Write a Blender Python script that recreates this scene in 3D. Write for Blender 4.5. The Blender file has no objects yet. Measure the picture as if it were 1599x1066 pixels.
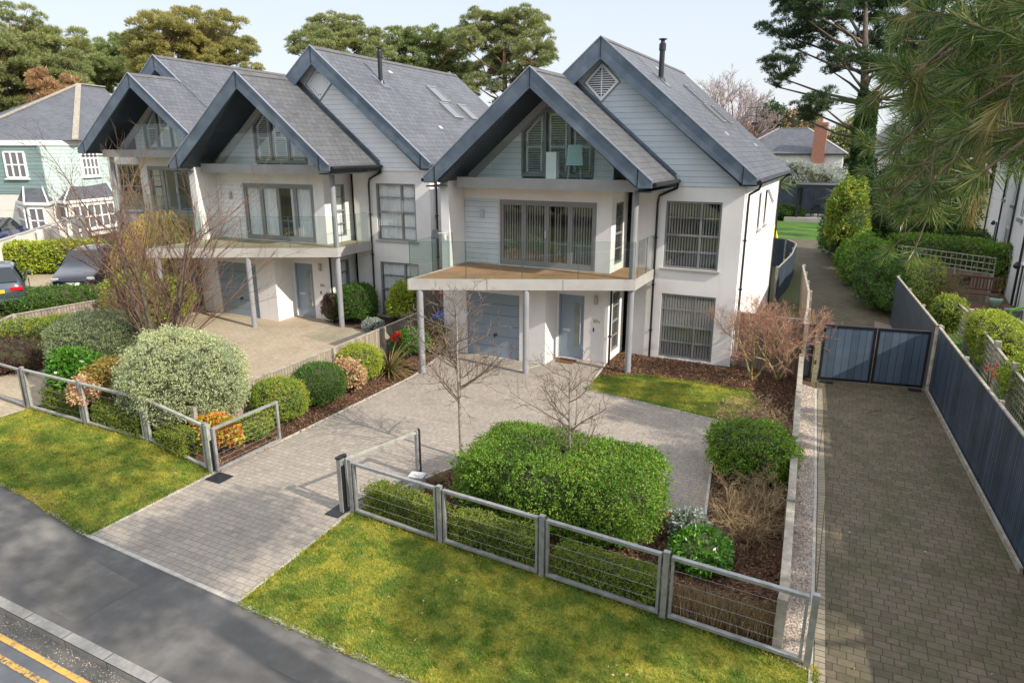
import bpy, math, random
import numpy as np
from mathutils import Vector, Matrix
R = math.radians
rng = np.random.default_rng(7)
random.seed(7)
S = bpy.context.scene
COL = S.collection

# ------------------------------------------------------------------ camera, sky, sun, exposure
cam_d = bpy.data.cameras.new('camera'); cam = bpy.data.objects.new('camera', cam_d); COL.objects.link(cam)
cam.location = (0, 0, 6.6); cam.rotation_euler = (R(90 - 15.768), 0, R(26.094))
cam_d.sensor_width = 36; cam_d.lens = 24.0; cam_d.clip_start = 0.1; cam_d.clip_end = 3000
S.camera = cam
SUN_DIR = Vector((-1, 0.16, -0.70)).normalized()      # direction the light travels
w = bpy.data.worlds.new('World'); S.world = w; w.use_nodes = True
nt = w.node_tree; bg = nt.nodes['Background']
sky = nt.nodes.new('ShaderNodeTexSky'); sky.sky_type = 'NISHITA'; sky.sun_disc = False
sky.sun_elevation = math.asin(-SUN_DIR.z); sky.sun_rotation = math.atan2(-SUN_DIR.x, -SUN_DIR.y)
sky.air_density = 1.6; sky.dust_density = 1.0; sky.ozone_density = 2.2; sky.altitude = 0
# pale hazy sky colour, made brighter above the frame as added ambient fill
mixn = nt.nodes.new('ShaderNodeMixRGB'); mixn.inputs[0].default_value = 0.85
mixn.inputs[2].default_value = (5.2, 5.55, 6.15, 1)
tcs = nt.nodes.new('ShaderNodeTexCoord'); sxs = nt.nodes.new('ShaderNodeSeparateXYZ'); rps = nt.nodes.new('ShaderNodeValToRGB')
nt.links.new(tcs.outputs['Generated'], sxs.inputs[0]); nt.links.new(sxs.outputs[2], rps.inputs[0])
rps.color_ramp.elements[0].position = .0; rps.color_ramp.elements[0].color = (.62, .665, .73, 1)
rps.color_ramp.elements[1].position = .55; rps.color_ramp.elements[1].color = (1.0, 1.02, 1.08, 1)
e2 = rps.color_ramp.elements.new(.22); e2.color = (.56, .61, .70, 1)
scl = nt.nodes.new('ShaderNodeVectorMath'); scl.operation = 'SCALE'; scl.inputs['Scale'].default_value = 6.7
nt.links.new(rps.outputs[0], scl.inputs[0]); nt.links.new(scl.outputs[0], mixn.inputs[2])
nt.links.new(sky.outputs[0], mixn.inputs[1]); nt.links.new(mixn.outputs[0], bg.inputs[0])
bg.inputs[1].default_value = 0.15
sl = bpy.data.lights.new('sun', 'SUN'); sl.energy = 4.0; sl.angle = R(0.5); sl.color = (1.0, 0.90, 0.76)
so = bpy.data.objects.new('sun', sl); COL.objects.link(so)
so.rotation_euler = SUN_DIR.to_track_quat('-Z', 'Y').to_euler()
S.view_settings.view_transform = 'Standard'; S.view_settings.look = 'None'
S.view_settings.gamma = 1; S.view_settings.exposure = 0.50

# ------------------------------------------------------------------ helpers
GX = [-600, -70, -40, -28, -22, -16, -13.4, -11.6, 600]
GZ = [2.0, 2.0, 1.3, .80, .42, .32, .30, 0, 0]
def gz(x): return float(np.interp(x, GX, GZ))

def props(o, label=None, cat=None, group=None, kind=None):
    if label: o['label'] = label
    if cat: o['category'] = cat
    if group: o['group'] = group
    if kind: o['kind'] = kind
    return o
def root(name, loc, label, cat, group=None, rz=0):
    o = bpy.data.objects.new(name, None); COL.objects.link(o); o.location = loc; o.rotation_euler = (0, 0, rz)
    o.empty_display_size = .3
    return props(o, label, cat, group)

def auto_uv(me):
    n = len(me.loops)
    if n == 0: return
    co = np.empty(len(me.vertices) * 3, 'f'); me.vertices.foreach_get('co', co); co = co.reshape(-1, 3)
    nr = np.empty(len(me.polygons) * 3, 'f'); me.polygons.foreach_get('normal', nr); nr = nr.reshape(-1, 3)
    lt = np.empty(len(me.polygons), 'i'); me.polygons.foreach_get('loop_total', lt)
    vi = np.empty(n, 'i'); me.loops.foreach_get('vertex_index', vi)
    up = np.array([0, 0, 1.]); u = np.cross(np.tile(up, (len(nr), 1)), nr)
    ln = np.linalg.norm(u, axis=1); flat = ln < 1e-3
    u[flat] = [1, 0, 0]; ln[flat] = 1; u /= ln[:, None]
    s = np.where((np.abs(u[:, 0]) >= np.abs(u[:, 1])) * (u[:, 0] < 0) + (np.abs(u[:, 0]) < np.abs(u[:, 1])) * (u[:, 1] < 0), -1., 1.)
    u *= s[:, None]
    v = np.cross(nr, u); sv = np.where(v[:, 2] < -1e-4, -1., 1.); v[flat] = [0, 1, 0]; sv[flat] = 1; v *= sv[:, None]
    fi = np.repeat(np.arange(len(nr)), lt); P = co[vi]
    uv = np.stack([(P * u[fi]).sum(1), (P * v[fi]).sum(1)], 1).astype('f')
    lay = me.uv_layers.new(name='UVMap'); lay.data.foreach_set('uv', uv.ravel())

class MB:
    def __init__(s): s.v = []; s.f = []; s.m = []
    def add(s, vs, fs, m=0):
        b = len(s.v); s.v += [tuple(map(float, p)) for p in vs]
        s.f += [tuple(b + i for i in f) for f in fs]; s.m += [m] * len(fs); return s
    def box(s, a, b, m=0):
        x0, x1 = sorted((a[0], b[0])); y0, y1 = sorted((a[1], b[1])); z0, z1 = sorted((a[2], b[2]))
        return s.add([(x0,y0,z0),(x1,y0,z0),(x1,y1,z0),(x0,y1,z0),(x0,y0,z1),(x1,y0,z1),(x1,y1,z1),(x0,y1,z1)],
              [(0,3,2,1),(4,5,6,7),(0,1,5,4),(1,2,6,5),(2,3,7,6),(3,0,4,7)], m)
    def obox(s, c, size, rz=0, m=0, rx=0, ry=0):
        M = Matrix.Translation(c) @ Matrix.Rotation(rz, 4, 'Z') @ Matrix.Rotation(ry, 4, 'Y') @ Matrix.Rotation(rx, 4, 'X')
        hx, hy, hz = [q / 2 for q in size]
        vs = [M @ Vector(p) for p in [(-hx,-hy,-hz),(hx,-hy,-hz),(hx,hy,-hz),(-hx,hy,-hz),(-hx,-hy,hz),(hx,-hy,hz),(hx,hy,hz),(-hx,hy,hz)]]
        return s.add(vs, [(0,3,2,1),(4,5,6,7),(0,1,5,4),(1,2,6,5),(2,3,7,6),(3,0,4,7)], m)
    def beam(s, p, q, wd, ht, m=0):
        p = Vector(p); q = Vector(q); d = (q - p); L = d.length; d.normalize()
        sd = d.cross(Vector((0, 0, 1)))
        if sd.length < 1e-3: sd = Vector((1, 0, 0))
        sd.normalize(); up = sd.cross(d)
        vs = []
        for e in (p, q):
            for a, b in ((-1,-1),(1,-1),(1,1),(-1,1)): vs.append(e + sd * a * wd / 2 + up * b * ht / 2)
        return s.add(vs, [(0,1,2,3),(7,6,5,4),(0,4,5,1),(1,5,6,2),(2,6,7,3),(3,7,4,0)], m)
    def tube(s, pts, rad, n=8, m=0, cap=True):
        pts = [Vector(p) for p in pts]
        if not hasattr(rad, '__len__'): rad = [rad] * len(pts)
        vs = []; ref = None
        for i, p in enumerate(pts):
            d = (pts[min(i + 1, len(pts) - 1)] - pts[max(i - 1, 0)]).normalized()
            a = ref if ref is not None else (Vector((0, 0, 1)) if abs(d.z) < .9 else Vector((1, 0, 0)))
            sd = (a - d * a.dot(d)).normalized(); ref = sd; up = d.cross(sd)
            for k in range(n):
                t = 2 * math.pi * k / n; vs.append(p + (sd * math.cos(t) + up * math.sin(t)) * rad[i])
        fs = [(i * n + k, i * n + (k + 1) % n, (i + 1) * n + (k + 1) % n, (i + 1) * n + k) for i in range(len(pts) - 1) for k in range(n)]
        if cap: fs += [tuple(range(n - 1, -1, -1)), tuple((len(pts) - 1) * n + k for k in range(n))]
        return s.add(vs, fs, m)
    def lathe(s, c, prof, n=16, m=0):
        vs = [(c[0] + r * math.cos(2 * math.pi * k / n), c[1] + r * math.sin(2 * math.pi * k / n), c[2] + z) for r, z in prof for k in range(n)]
        fs = [(i * n + k, i * n + (k + 1) % n, (i + 1) * n + (k + 1) % n, (i + 1) * n + k) for i in range(len(prof) - 1) for k in range(n)]
        fs += [tuple(range(n - 1, -1, -1)), tuple((len(prof) - 1) * n + k for k in range(n))]
        return s.add(vs, fs, m)
    def prism(s, pts, ax, d0, d1, m=0):
        """polygon pts (2-D) in the plane normal to axis ax, extruded from d0 to d1. ax 'x': (y,z); 'y': (x,z); 'z': (x,y)"""
        def P(p, d): return (d, p[0], p[1]) if ax == 'x' else ((p[0], d, p[1]) if ax == 'y' else (p[0], p[1], d))
        n = len(pts); vs = [P(p, d0) for p in pts] + [P(p, d1) for p in pts]
        area = sum(pts[i][0] * pts[(i + 1) % n][1] - pts[(i + 1) % n][0] * pts[i][1] for i in range(n))
        fs = [tuple(range(n)), tuple(range(2 * n - 1, n - 1, -1))] + [(i, i + n, (i + 1) % n + n, (i + 1) % n) for i in range(n)]
        if (area > 0) != (ax == 'y') : fs = [f[::-1] for f in fs]
        return s.add(vs, fs, m)
    def wall(s, ax, t0, t1, u0, u1, z0, z1, holes=(), m=0):
        us = sorted({u0, u1, *[h[0] for h in holes], *[h[1] for h in holes]}); zs = sorted({z0, z1, *[h[2] for h in holes], *[h[3] for h in holes]})
        for i in range(len(us) - 1):
            for j in range(len(zs) - 1):
                cu = (us[i] + us[i + 1]) / 2; cz = (zs[j] + zs[j + 1]) / 2
                if any(h[0] < cu < h[1] and h[2] < cz < h[3] for h in holes) or not (u0 < cu < u1 and z0 < cz < z1): continue
                if ax == 'y': s.box((us[i], t0, zs[j]), (us[i + 1], t1, zs[j + 1]), m)
                else: s.box((t0, us[i], zs[j]), (t1, us[i + 1], zs[j + 1]), m)
        return s
    def build(s, name, mats, parent=None, org=(0, 0, 0), flip=False, smooth=False, bevel=0, label=None, cat=None, group=None, kind=None):
        if not isinstance(mats, (list, tuple)): mats = [mats]
        me = bpy.data.meshes.new(name)
        vs = [(p[0] - org[0], p[1] - org[1], p[2] - org[2]) for p in s.v]; fs = s.f
        if flip: vs = [(-p[0], p[1], p[2]) for p in vs]; fs = [f[::-1] for f in fs]
        me.from_pydata(vs, [], fs)
        for m in mats: me.materials.append(m)
        me.polygons.foreach_set('material_index', s.m)
        if smooth: me.polygons.foreach_set('use_smooth', [True] * len(fs))
        me.update(); auto_uv(me)
        o = bpy.data.objects.new(name, me); COL.objects.link(o)
        if parent: o.parent = parent
        else: o.location = org
        if bevel:
            b = o.modifiers.new('bevel', 'BEVEL'); b.width = bevel; b.segments = 2; b.limit_method = 'ANGLE'
        return props(o, label, cat, group, kind)

def mesh_np(name, V, F, mats, parent=None, org=(0, 0, 0), midx=None, smooth=False, **kw):
    """fast mesh of uniform polygons"""
    if not isinstance(mats, (list, tuple)): mats = [mats]
    V = np.asarray(V, 'f') - np.asarray(org, 'f'); F = np.asarray(F, 'i'); k = F.shape[1]
    me = bpy.data.meshes.new(name); me.vertices.add(len(V)); me.vertices.foreach_set('co', V.ravel())
    me.loops.add(F.size); me.loops.foreach_set('vertex_index', F.ravel())
    me.polygons.add(len(F)); me.polygons.foreach_set('loop_start', np.arange(0, F.size, k, dtype='i'))
    try: me.polygons.foreach_set('loop_total', np.full(len(F), k, 'i'))
    except Exception: pass
    for m in mats: me.materials.append(m)
    if midx is not None: me.polygons.foreach_set('material_index', np.asarray(midx, 'i'))
    if smooth: me.polygons.foreach_set('use_smooth', np.ones(len(F), bool))
    me.update(calc_edges=True)
    o = bpy.data.objects.new(name, me); COL.objects.link(o)
    if parent: o.parent = parent
    else: o.location = org
    return props(o, kw.get('label'), kw.get('cat'), kw.get('group'), kw.get('kind'))

def unit(a): return a / np.maximum(np.linalg.norm(a, axis=-1, keepdims=True), 1e-9)
def rdir(n): return unit(rng.normal(size=(n, 3)))
def leaves(C, N, L, W, droop=0.0):
    """rhombic leaves centred near C pointing roughly along N. returns V,F (quads)"""
    n = len(C); L = np.broadcast_to(L, (n,))[:, None]; W = np.broadcast_to(W, (n,))[:, None]
    A = unit(N); A[:, 2] -= droop; A = unit(A); B = unit(np.cross(A, rdir(n))); K = unit(np.cross(A, B))
    V = np.stack([C, C + A * L * .5 + B * W * .5 + K * W * .15, C + A * L, C + A * L * .5 - B * W * .5 + K * W * .15], 1).reshape(-1, 3)
    return V, np.arange(4 * n).reshape(n, 4)
def segs(P0, P1, R0, R1, k=4):
    """tapered k-sided prisms for many segments at once"""
    P0, P1 = np.asarray(P0, float), np.asarray(P1, float); n = len(P0)
    D = unit(P1 - P0); ref = np.where(np.abs(D[:, 2:3]) < .9, [[0, 0, 1.]], [[1., 0, 0]])
    A = unit(np.cross(D, ref)); B = np.cross(D, A); t = np.arange(k) * 2 * np.pi / k
    ring = A[:, None] * np.cos(t)[None, :, None] + B[:, None] * np.sin(t)[None, :, None]
    V = np.concatenate([P0[:, None] + ring * np.asarray(R0)[:, None, None], P1[:, None] + ring * np.asarray(R1)[:, None, None]], 1).reshape(-1, 3)
    i = np.arange(k); f = np.stack([i, (i + 1) % k, (i + 1) % k + k, i + k], 1)
    F = (np.arange(n)[:, None, None] * 2 * k + f[None]).reshape(-1, 4)
    return V, F
def join(parts):
    V = []; F = []; M = []; b = 0
    for j, (v, f, m) in enumerate(parts):
        V.append(v); F.append(f + b); M.append(np.full(len(f), m)); b += len(v)
    return np.concatenate(V), np.concatenate(F), np.concatenate(M)

def clip(poly, x0, x1):
    for xs, keep in ((x0, 1), (x1, -1)):
        out = []
        for i in range(len(poly)):
            a, b = poly[i], poly[(i + 1) % len(poly)]; ia = keep * (a[0] - xs) >= 0; ib = keep * (b[0] - xs) >= 0
            if ia: out.append(a)
            if ia != ib: t = (xs - a[0]) / (b[0] - a[0]); out.append((xs, a[1] + t * (b[1] - a[1])))
        poly = out
        if not poly: return []
    return poly
def tess(poly):
    from mathutils.geometry import tessellate_polygon
    return [tuple(poly[i] for i in t) for t in tessellate_polygon([[Vector((p[0], p[1], 0)) for p in poly]])]
def sheet(name, poly, dz, mat, label=None, cat=None, kind='structure', thick=0):
    """a polygon draped over the terrain, dz above it"""
    m = MB()
    for t in tess(poly):
        for i in range(len(GX) - 1):
            c = clip(list(t), GX[i], GX[i + 1])
            if len(c) < 3: continue
            ar = sum(c[k][0] * c[(k + 1) % len(c)][1] - c[(k + 1) % len(c)][0] * c[k][1] for k in range(len(c)))
            if abs(ar) < 1e-7: continue
            if ar < 0: c = c[::-1]
            m.add([(x, y, gz(x) + dz) for x, y in c], [tuple(range(len(c)))])
    return m.build(name, mat, label=label, cat=cat, kind=kind)
def strip(pts, wd):
    """polygon of a polyline with a width"""
    L = []; Rr = []
    for i, p in enumerate(pts):
        a = Vector(pts[max(i - 1, 0)]); b = Vector(pts[min(i + 1, len(pts) - 1)]); d = (b - a).normalized(); n = Vector((-d.y, d.x)) * wd / 2
        L.append((p[0] + n.x, p[1] + n.y)); Rr.append((p[0] - n.x, p[1] - n.y))
    return L + Rr[::-1]
def kerbline(name, pts, wd, h0, h1, mat, label=None, cat=None, kind='structure', parent=None):
    m = MB(); full = []
    for a, b in zip(pts, pts[1:]):
        full.append(a)
        for g in GX:
            pass
    full = list(pts); P = []
    for a, b in zip(full, full[1:]):
        P.append(a); ks = sorted([g for g in GX if min(a[0], b[0]) < g < max(a[0], b[0])], reverse=b[0] < a[0])
        P += [(g, a[1] + (g - a[0]) / (b[0] - a[0]) * (b[1] - a[1])) for g in ks]
    P.append(full[-1])
    for a, b in zip(P, P[1:]):
        d = Vector((b[0] - a[0], b[1] - a[1])).normalized(); n = Vector((-d.y, d.x)) * wd / 2
        za, zb = gz(a[0]), gz(b[0])
        c = [(a[0]-n.x, a[1]-n.y), (b[0]-n.x, b[1]-n.y), (b[0]+n.x, b[1]+n.y), (a[0]+n.x, a[1]+n.y)]; z = [za, zb, zb, za]
        m.add([(p[0], p[1], q + h0) for p, q in zip(c, z)] + [(p[0], p[1], q + h1) for p, q in zip(c, z)],
              [(4,5,6,7),(0,1,5,4),(1,2,6,5),(2,3,7,6),(3,0,4,7)])
    return m.build(name, mat, parent=parent, label=label, cat=cat, kind=kind)
def inpoly(P, poly):
    x, y = P[:, 0], P[:, 1]; ins = np.zeros(len(P), bool); j = len(poly) - 1
    for i in range(len(poly)):
        xi, yi = poly[i]; xj, yj = poly[j]
        c = ((yi > y) != (yj > y)) & (x < (xj - xi) * (y - yi) / ((yj - yi) if yj != yi else 1e-9) + xi); ins ^= c; j = i
    return ins
def scatter(poly, n):
    a = np.array(poly); lo, hi = a.min(0), a.max(0); out = []; c = 0
    while c < n:
        p = rng.uniform(lo, hi, (n * 2, 2)); p = p[inpoly(p, poly)]; out.append(p); c += len(p)
    p = np.concatenate(out)[:n]; z = np.interp(p[:, 0], GX, GZ)
    return np.column_stack([p, z])

# ------------------------------------------------------------------ bearings
cM = cam.matrix_basis.copy()
from mathutils import Euler
CR = Euler((R(90 - 15.768), 0, R(26.094))).to_matrix()
def V3(px, py, D):
    """world point at bearing of (px,py) in the 1599-wide photo, horizontal distance D from the viewpoint"""
    d = CR @ Vector(((px - 799.5) / 1066, -(py - 533) / 1066, -1)); return Vector((0, 0, 6.6)) + d * (D / math.hypot(d.x, d.y))

# ------------------------------------------------------------------ materials
def mat(name, col, rough=.7, metal=0, spec=.5):
    m = bpy.data.materials.new(name); m.use_nodes = True; b = m.node_tree.nodes['Principled BSDF']
    b.inputs['Base Color'].default_value = (*col, 1); b.inputs['Roughness'].default_value = rough
    b.inputs['Metallic'].default_value = metal; b.inputs['Specular IOR Level'].default_value = spec
    return m
def nd(m, t, **kw):
    n = m.node_tree.nodes.new(t)
    for k, v in kw.items():
        if hasattr(n, k) and not k[0].isupper(): setattr(n, k, v)
        else: n.inputs[k].default_value = v
    return n
def lk(m, a, b): m.node_tree.links.new(a, b)
def ramp(m, fac, stops):
    r = nd(m, 'ShaderNodeValToRGB'); e = r.color_ramp.elements
    while len(e) > 1: e.remove(e[-1])
    e[0].position = stops[0][0]; e[0].color = (*stops[0][1], 1)
    for p, c in stops[1:]:
        q = e.new(p); q.color = (*c, 1)
    lk(m, fac, r.inputs[0]); return r.outputs[0]
def noise(m, scale, detail=5, rough=.6, vec=None, dist=0):
    n = nd(m, 'ShaderNodeTexNoise'); n.inputs['Scale'].default_value = scale; n.inputs['Detail'].default_value = detail
    n.inputs['Roughness'].default_value = rough; n.inputs['Distortion'].default_value = dist
    if vec is None:
        g = nd(m, 'ShaderNodeNewGeometry'); vec = g.outputs['Position']
    lk(m, vec, n.inputs['Vector']); return n.outputs[0]
def mul(m, a, b, t='MULTIPLY', f=1.0):
    x = nd(m, 'ShaderNodeMixRGB'); x.blend_type = t
    if hasattr(f, 'is_linked') or hasattr(f, 'links'): lk(m, f, x.inputs[0])
    else: x.inputs[0].default_value = f
    for s, i in ((a, 1), (b, 2)):
        if isinstance(s, tuple): x.inputs[i].default_value = (*s, 1)
        else: lk(m, s, x.inputs[i])
    return x.outputs[0]
def bsdf(m): return m.node_tree.nodes['Principled BSDF']
def bump(m, h, dist=.01, strength=.5):
    b = nd(m, 'ShaderNodeBump'); b.inputs['Distance'].default_value = dist; b.inputs['Strength'].default_value = strength
    lk(m, h, b.inputs['Height']); lk(m, b.outputs[0], bsdf(m).inputs['Normal'])
def grad(name, stops, scale, rough=.85, bscale=None, bd=.01, detail=6, spec=.3, uv=False):
    m = mat(name, stops[0][1], rough, spec=spec)
    c = ramp(m, noise(m, scale, detail), stops); lk(m, c, bsdf(m).inputs['Base Color'])
    if bscale: bump(m, noise(m, bscale, 4), bd)
    return m
def uvnode(m): return nd(m, 'ShaderNodeUVMap').outputs[0]
def brick(name, bw, bh, mortar, cols, mcol, patch=None, rough=.8, bd=.004, pscale=.5, squash=1.0, sf=2, offset=.5, rot=0, bstr=.6, grime=None):
    m = mat(name, cols[0], rough, spec=.3); uv = uvnode(m)
    mp = nd(m, 'ShaderNodeMapping'); mp.inputs['Rotation'].default_value = (0, 0, rot); lk(m, uv, mp.inputs[0])
    t = nd(m, 'ShaderNodeTexBrick'); t.offset = offset; t.squash = squash; t.squash_frequency = sf
    lk(m, mp.outputs[0], t.inputs['Vector']); t.inputs['Scale'].default_value = 1
    t.inputs['Brick Width'].default_value = bw; t.inputs['Row Height'].default_value = bh; t.inputs['Mortar Size'].default_value = mortar
    t.inputs['Mortar Smooth'].default_value = .3; t.inputs['Bias'].default_value = 0
    t.inputs['Color1'].default_value = (0, 0, 0, 1); t.inputs['Color2'].default_value = (1, 1, 1, 1); t.inputs['Mortar'].default_value = (.5, .5, .5, 1)
    n = len(cols); c = ramp(m, t.outputs['Color'], [(i / max(n - 1, 1), cols[i]) for i in range(n)])
    c = mul(m, c, ramp(m, noise(m, 14, 6), [(.3, (.80, .80, .80)), (.7, (1.14, 1.14, 1.14))]), f=.8)
    if patch: c = mul(m, c, ramp(m, noise(m, pscale, 6, .65), patch), f=1)
    c = mul(m, c, mcol, 'MIX', t.outputs['Fac'])
    lk(m, c, bsdf(m).inputs['Base Color'])
    inv = nd(m, 'ShaderNodeMath', operation='SUBTRACT'); inv.inputs[0].default_value = 1; lk(m, t.outputs['Fac'], inv.inputs[1])
    ad = nd(m, 'ShaderNodeMath', operation='MULTIPLY_ADD'); lk(m, t.outputs['Color'], ad.inputs[0]); ad.inputs[1].default_value = .35; lk(m, inv.outputs[0], ad.inputs[2])
    bump(m, ad.outputs[0], bd, bstr); return m
def boards(name, col, pitch, axis='v', gap=.06, gcol=None, rough=.6, vary=.15, bd=.012, lap=True, grainy=False, patch=None):
    """horizontal (v) or vertical (u) boards drawn from metre UVs"""
    m = mat(name, col, rough, spec=.35); sx = nd(m, 'ShaderNodeSeparateXYZ'); lk(m, uvnode(m), sx.inputs[0])
    d = nd(m, 'ShaderNodeMath', operation='DIVIDE'); lk(m, sx.outputs[1 if axis == 'v' else 0], d.inputs[0]); d.inputs[1].default_value = pitch
    fr = nd(m, 'ShaderNodeMath', operation='FRACT'); lk(m, d.outputs[0], fr.inputs[0])
    fl = nd(m, 'ShaderNodeMath', operation='FLOOR'); lk(m, d.outputs[0], fl.inputs[0])
    wn = nd(m, 'ShaderNodeTexWhiteNoise'); wn.noise_dimensions = '1D'; lk(m, fl.outputs[0], wn.inputs['W'])
    c = ramp(m, wn.outputs[0], [(0, tuple(k * (1 - vary) for k in col)), (1, tuple(min(k * (1 + vary), 1) for k in col))])
    g = nd(m, 'ShaderNodeMath', operation='LESS_THAN'); lk(m, fr.outputs[0], g.inputs[0]); g.inputs[1].default_value = gap
    if grainy:
        mp = nd(m, 'ShaderNodeMapping'); mp.inputs['Scale'].default_value = (60, 3, 3) if axis == 'u' else (3, 60, 3); lk(m, uvnode(m), mp.inputs[0])
        c = mul(m, c, ramp(m, noise(m, 1, 5, .6, mp.outputs[0]), [(.3, (.6, .58, .55)), (.7, (1.25, 1.22, 1.2))]), f=.8)
    c = mul(m, c, ramp(m, noise(m, 1.3, 6), patch or [(.3, (.9, .9, .9)), (.7, (1.04, 1.04, 1.04))]))
    c = mul(m, c, gcol or tuple(k * .35 for k in col), 'MIX', g.outputs[0]); lk(m, c, bsdf(m).inputs['Base Color'])
    h = nd(m, 'ShaderNodeMath', operation='SUBTRACT'); h.inputs[0].default_value = 1
    lk(m, (fr if lap else g).outputs[0], h.inputs[1]); bump(m, h.outputs[0], bd, .7); return m
def foliage(name, cols, patch=None, pscale=1.2, rough=.5, trans=.28, spec=.35, pf=.75):
    m = mat(name, cols[0], rough, spec=spec); g = nd(m, 'ShaderNodeNewGeometry'); n = len(cols)
    c = ramp(m, g.outputs['Random Per Island'], [(i / max(n - 1, 1), cols[i]) for i in range(n)])
    c = mul(m, c, ramp(m, noise(m, pscale, 4, .6), patch or [(.3, (.7, .72, .7)), (.7, (1.25, 1.22, 1.1))]), f=pf)
    b = bsdf(m); lk(m, c, b.inputs['Base Color'])
    t = nd(m, 'ShaderNodeBsdfTranslucent'); lk(m, c, t.inputs[0]); mx = nd(m, 'ShaderNodeMixShader'); mx.inputs[0].default_value = trans
    lk(m, b.outputs[0], mx.inputs[1]); lk(m, t.outputs[0], mx.inputs[2])
    lk(m, mx.outputs[0], m.node_tree.nodes['Material Output'].inputs[0]); return m
def glass(name, tint, refl=.05, ior=1.45, rough=.0):
    m = bpy.data.materials.new(name); m.use_nodes = True; N = m.node_tree.nodes; N.remove(N['Principled BSDF'])
    t = nd(m, 'ShaderNodeBsdfTransparent'); t.inputs[0].default_value = (*tint, 1)
    g = nd(m, 'ShaderNodeBsdfGlossy'); g.inputs['Roughness'].default_value = rough; g.inputs[0].default_value = (1, 1, 1, 1)
    f = nd(m, 'ShaderNodeLayerWeight'); f.inputs[0].default_value = .5
    pw = nd(m, 'ShaderNodeMath', operation='POWER'); lk(m, f.outputs['Facing'], pw.inputs[0]); pw.inputs[1].default_value = 4.5
    a = nd(m, 'ShaderNodeMath', operation='MULTIPLY_ADD'); lk(m, pw.outputs[0], a.inputs[0]); a.inputs[1].default_value = .8; a.inputs[2].default_value = refl + .03; a.use_clamp = True
    mx = nd(m, 'ShaderNodeMixShader'); lk(m, a.outputs[0], mx.inputs[0]); lk(m, t.outputs[0], mx.inputs[1]); lk(m, g.outputs[0], mx.inputs[2])
    lk(m, mx.outputs[0], N['Material Output'].inputs[0]); return m

M = {}
M['asphalt'] = grad('asphalt', [(.3, (.082, .080, .079)), (.5, (.115, .112, .108)), (.68, (.18, .172, .16))], 1.1, .9, 160, .006, 12)
M['asphalt2'] = grad('asphalt_patch', [(.3, (.098, .094, .088)), (.55, (.125, .12, .112)), (.7, (.17, .16, .15))], 2.0, .9, 160, .006, 12)
M['road'] = grad('road_asphalt', [(.3, (.085, .092, .108)), (.55, (.115, .122, .138)), (.75, (.17, .17, .17))], 2.6, .9, 140, .008, 12)
M['kerb'] = brick('kerb_concrete', .92, 3.0, .012, [(.24, .235, .225), (.29, .285, .27), (.26, .26, .25)], (.09, .085, .08), [(.3, (.8, .8, .8)), (.7, (1.15, 1.13, 1.1))], bd=.004, pscale=4)
M['edging'] = grad('edging_concrete', [(.3, (.36, .34, .30)), (.7, (.56, .53, .48))], 6, .9, 90, .003)
M['yellow'] = grad('yellow_road_paint', [(.44, (.12, .11, .10)), (.54, (.50, .31, .08)), (.8, (.58, .37, .10))], 14, .8, None, detail=10)
M['yellow_line'] = grad('fresh_yellow_paint', [(.36, (.26, .20, .11)), (.48, (.58, .36, .09))], 9, .8, None, detail=10)
M['paving'] = brick('driveway_block_paving', .20, .13, .005, [(.29, .257, .222), (.35, .307, .26), (.315, .282, .247), (.378, .33, .277)], (.145, .13, .11),
    [(.25, (.66, .65, .65)), (.45, (.95, .95, .95)), (.6, (1, 1, 1)), (.8, (1.14, 1.09, 1.0))], bd=.004, pscale=.75, squash=.72, sf=3)
M['paving2'] = brick('neighbour_block_paving', .21, .15, .006, [(.38, .32, .24), (.44, .375, .28), (.41, .36, .29)], (.2, .165, .12),
    [(.25, (.78, .75, .72)), (.6, (1.05, 1.02, .98))], bd=.004, pscale=.7, squash=.72, sf=3)
M['lane'] = brick('mossy_lane_paving', .22, .15, .007, [(.102, .086, .062), (.128, .107, .078), (.146, .121, .09), (.112, .1, .07)], (.048, .046, .024),
    [(.28, (.60, .74, .42)), (.42, (.85, .90, .72)), (.55, (1.0, .98, .95)), (.75, (1.3, 1.2, 1.12))], bd=.007, pscale=1.1, squash=.75, sf=3)
M['lane_edge'] = brick('lane_edge_blocks', .12, .22, .008, [(.25, .21, .155), (.32, .27, .20), (.28, .25, .19)], (.08, .07, .045), bd=.006, rot=R(90))
M['soil'] = grad('bark_mulch_ground', [(.3, (.06, .035, .024)), (.55, (.12, .068, .045)), (.75, (.20, .125, .085))], 22, .95, 60, .02, 8)
M['chips'] = foliage('bark_chips', [(.055, .03, .02), (.13, .07, .045), (.22, .13, .085), (.34, .22, .15)], pscale=3, trans=0, rough=.9, spec=.1)
M['grass_base'] = grad('lawn_ground', [(.25, (.075, .13, .02)), (.42, (.15, .20, .03)), (.54, (.26, .28, .045)), (.66, (.37, .36, .07)), (.80, (.34, .28, .11))], 1.5, .95, 90, .02, 9)
M['blades'] = foliage('grass_blades', [(.15, .22, .032), (.23, .30, .04), (.34, .37, .06), (.48, .43, .14)],
    [(.3, (.45, .66, .6)), (.45, (.78, .88, .8)), (.55, (1.2, 1.05, .9)), (.68, (1.6, 1.3, .95)), (.82, (1.7, 1.2, 1.2))], 1.5, trans=.3, pf=1, rough=.6, spec=.2)
M['tuft'] = foliage('coarse_grass_tufts', [(.07, .17, .02), (.11, .24, .025), (.20, .31, .04)], None, 1, trans=.25)
M['back_grass'] = grad('back_garden_grass', [(.3, (.045, .11, .015)), (.7, (.09, .19, .025))], .5, .95, 60, .02)
M['field'] = grad('distant_ground', [(.3, (.07, .085, .035)), (.7, (.13, .12, .06))], .08, .95)
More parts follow.
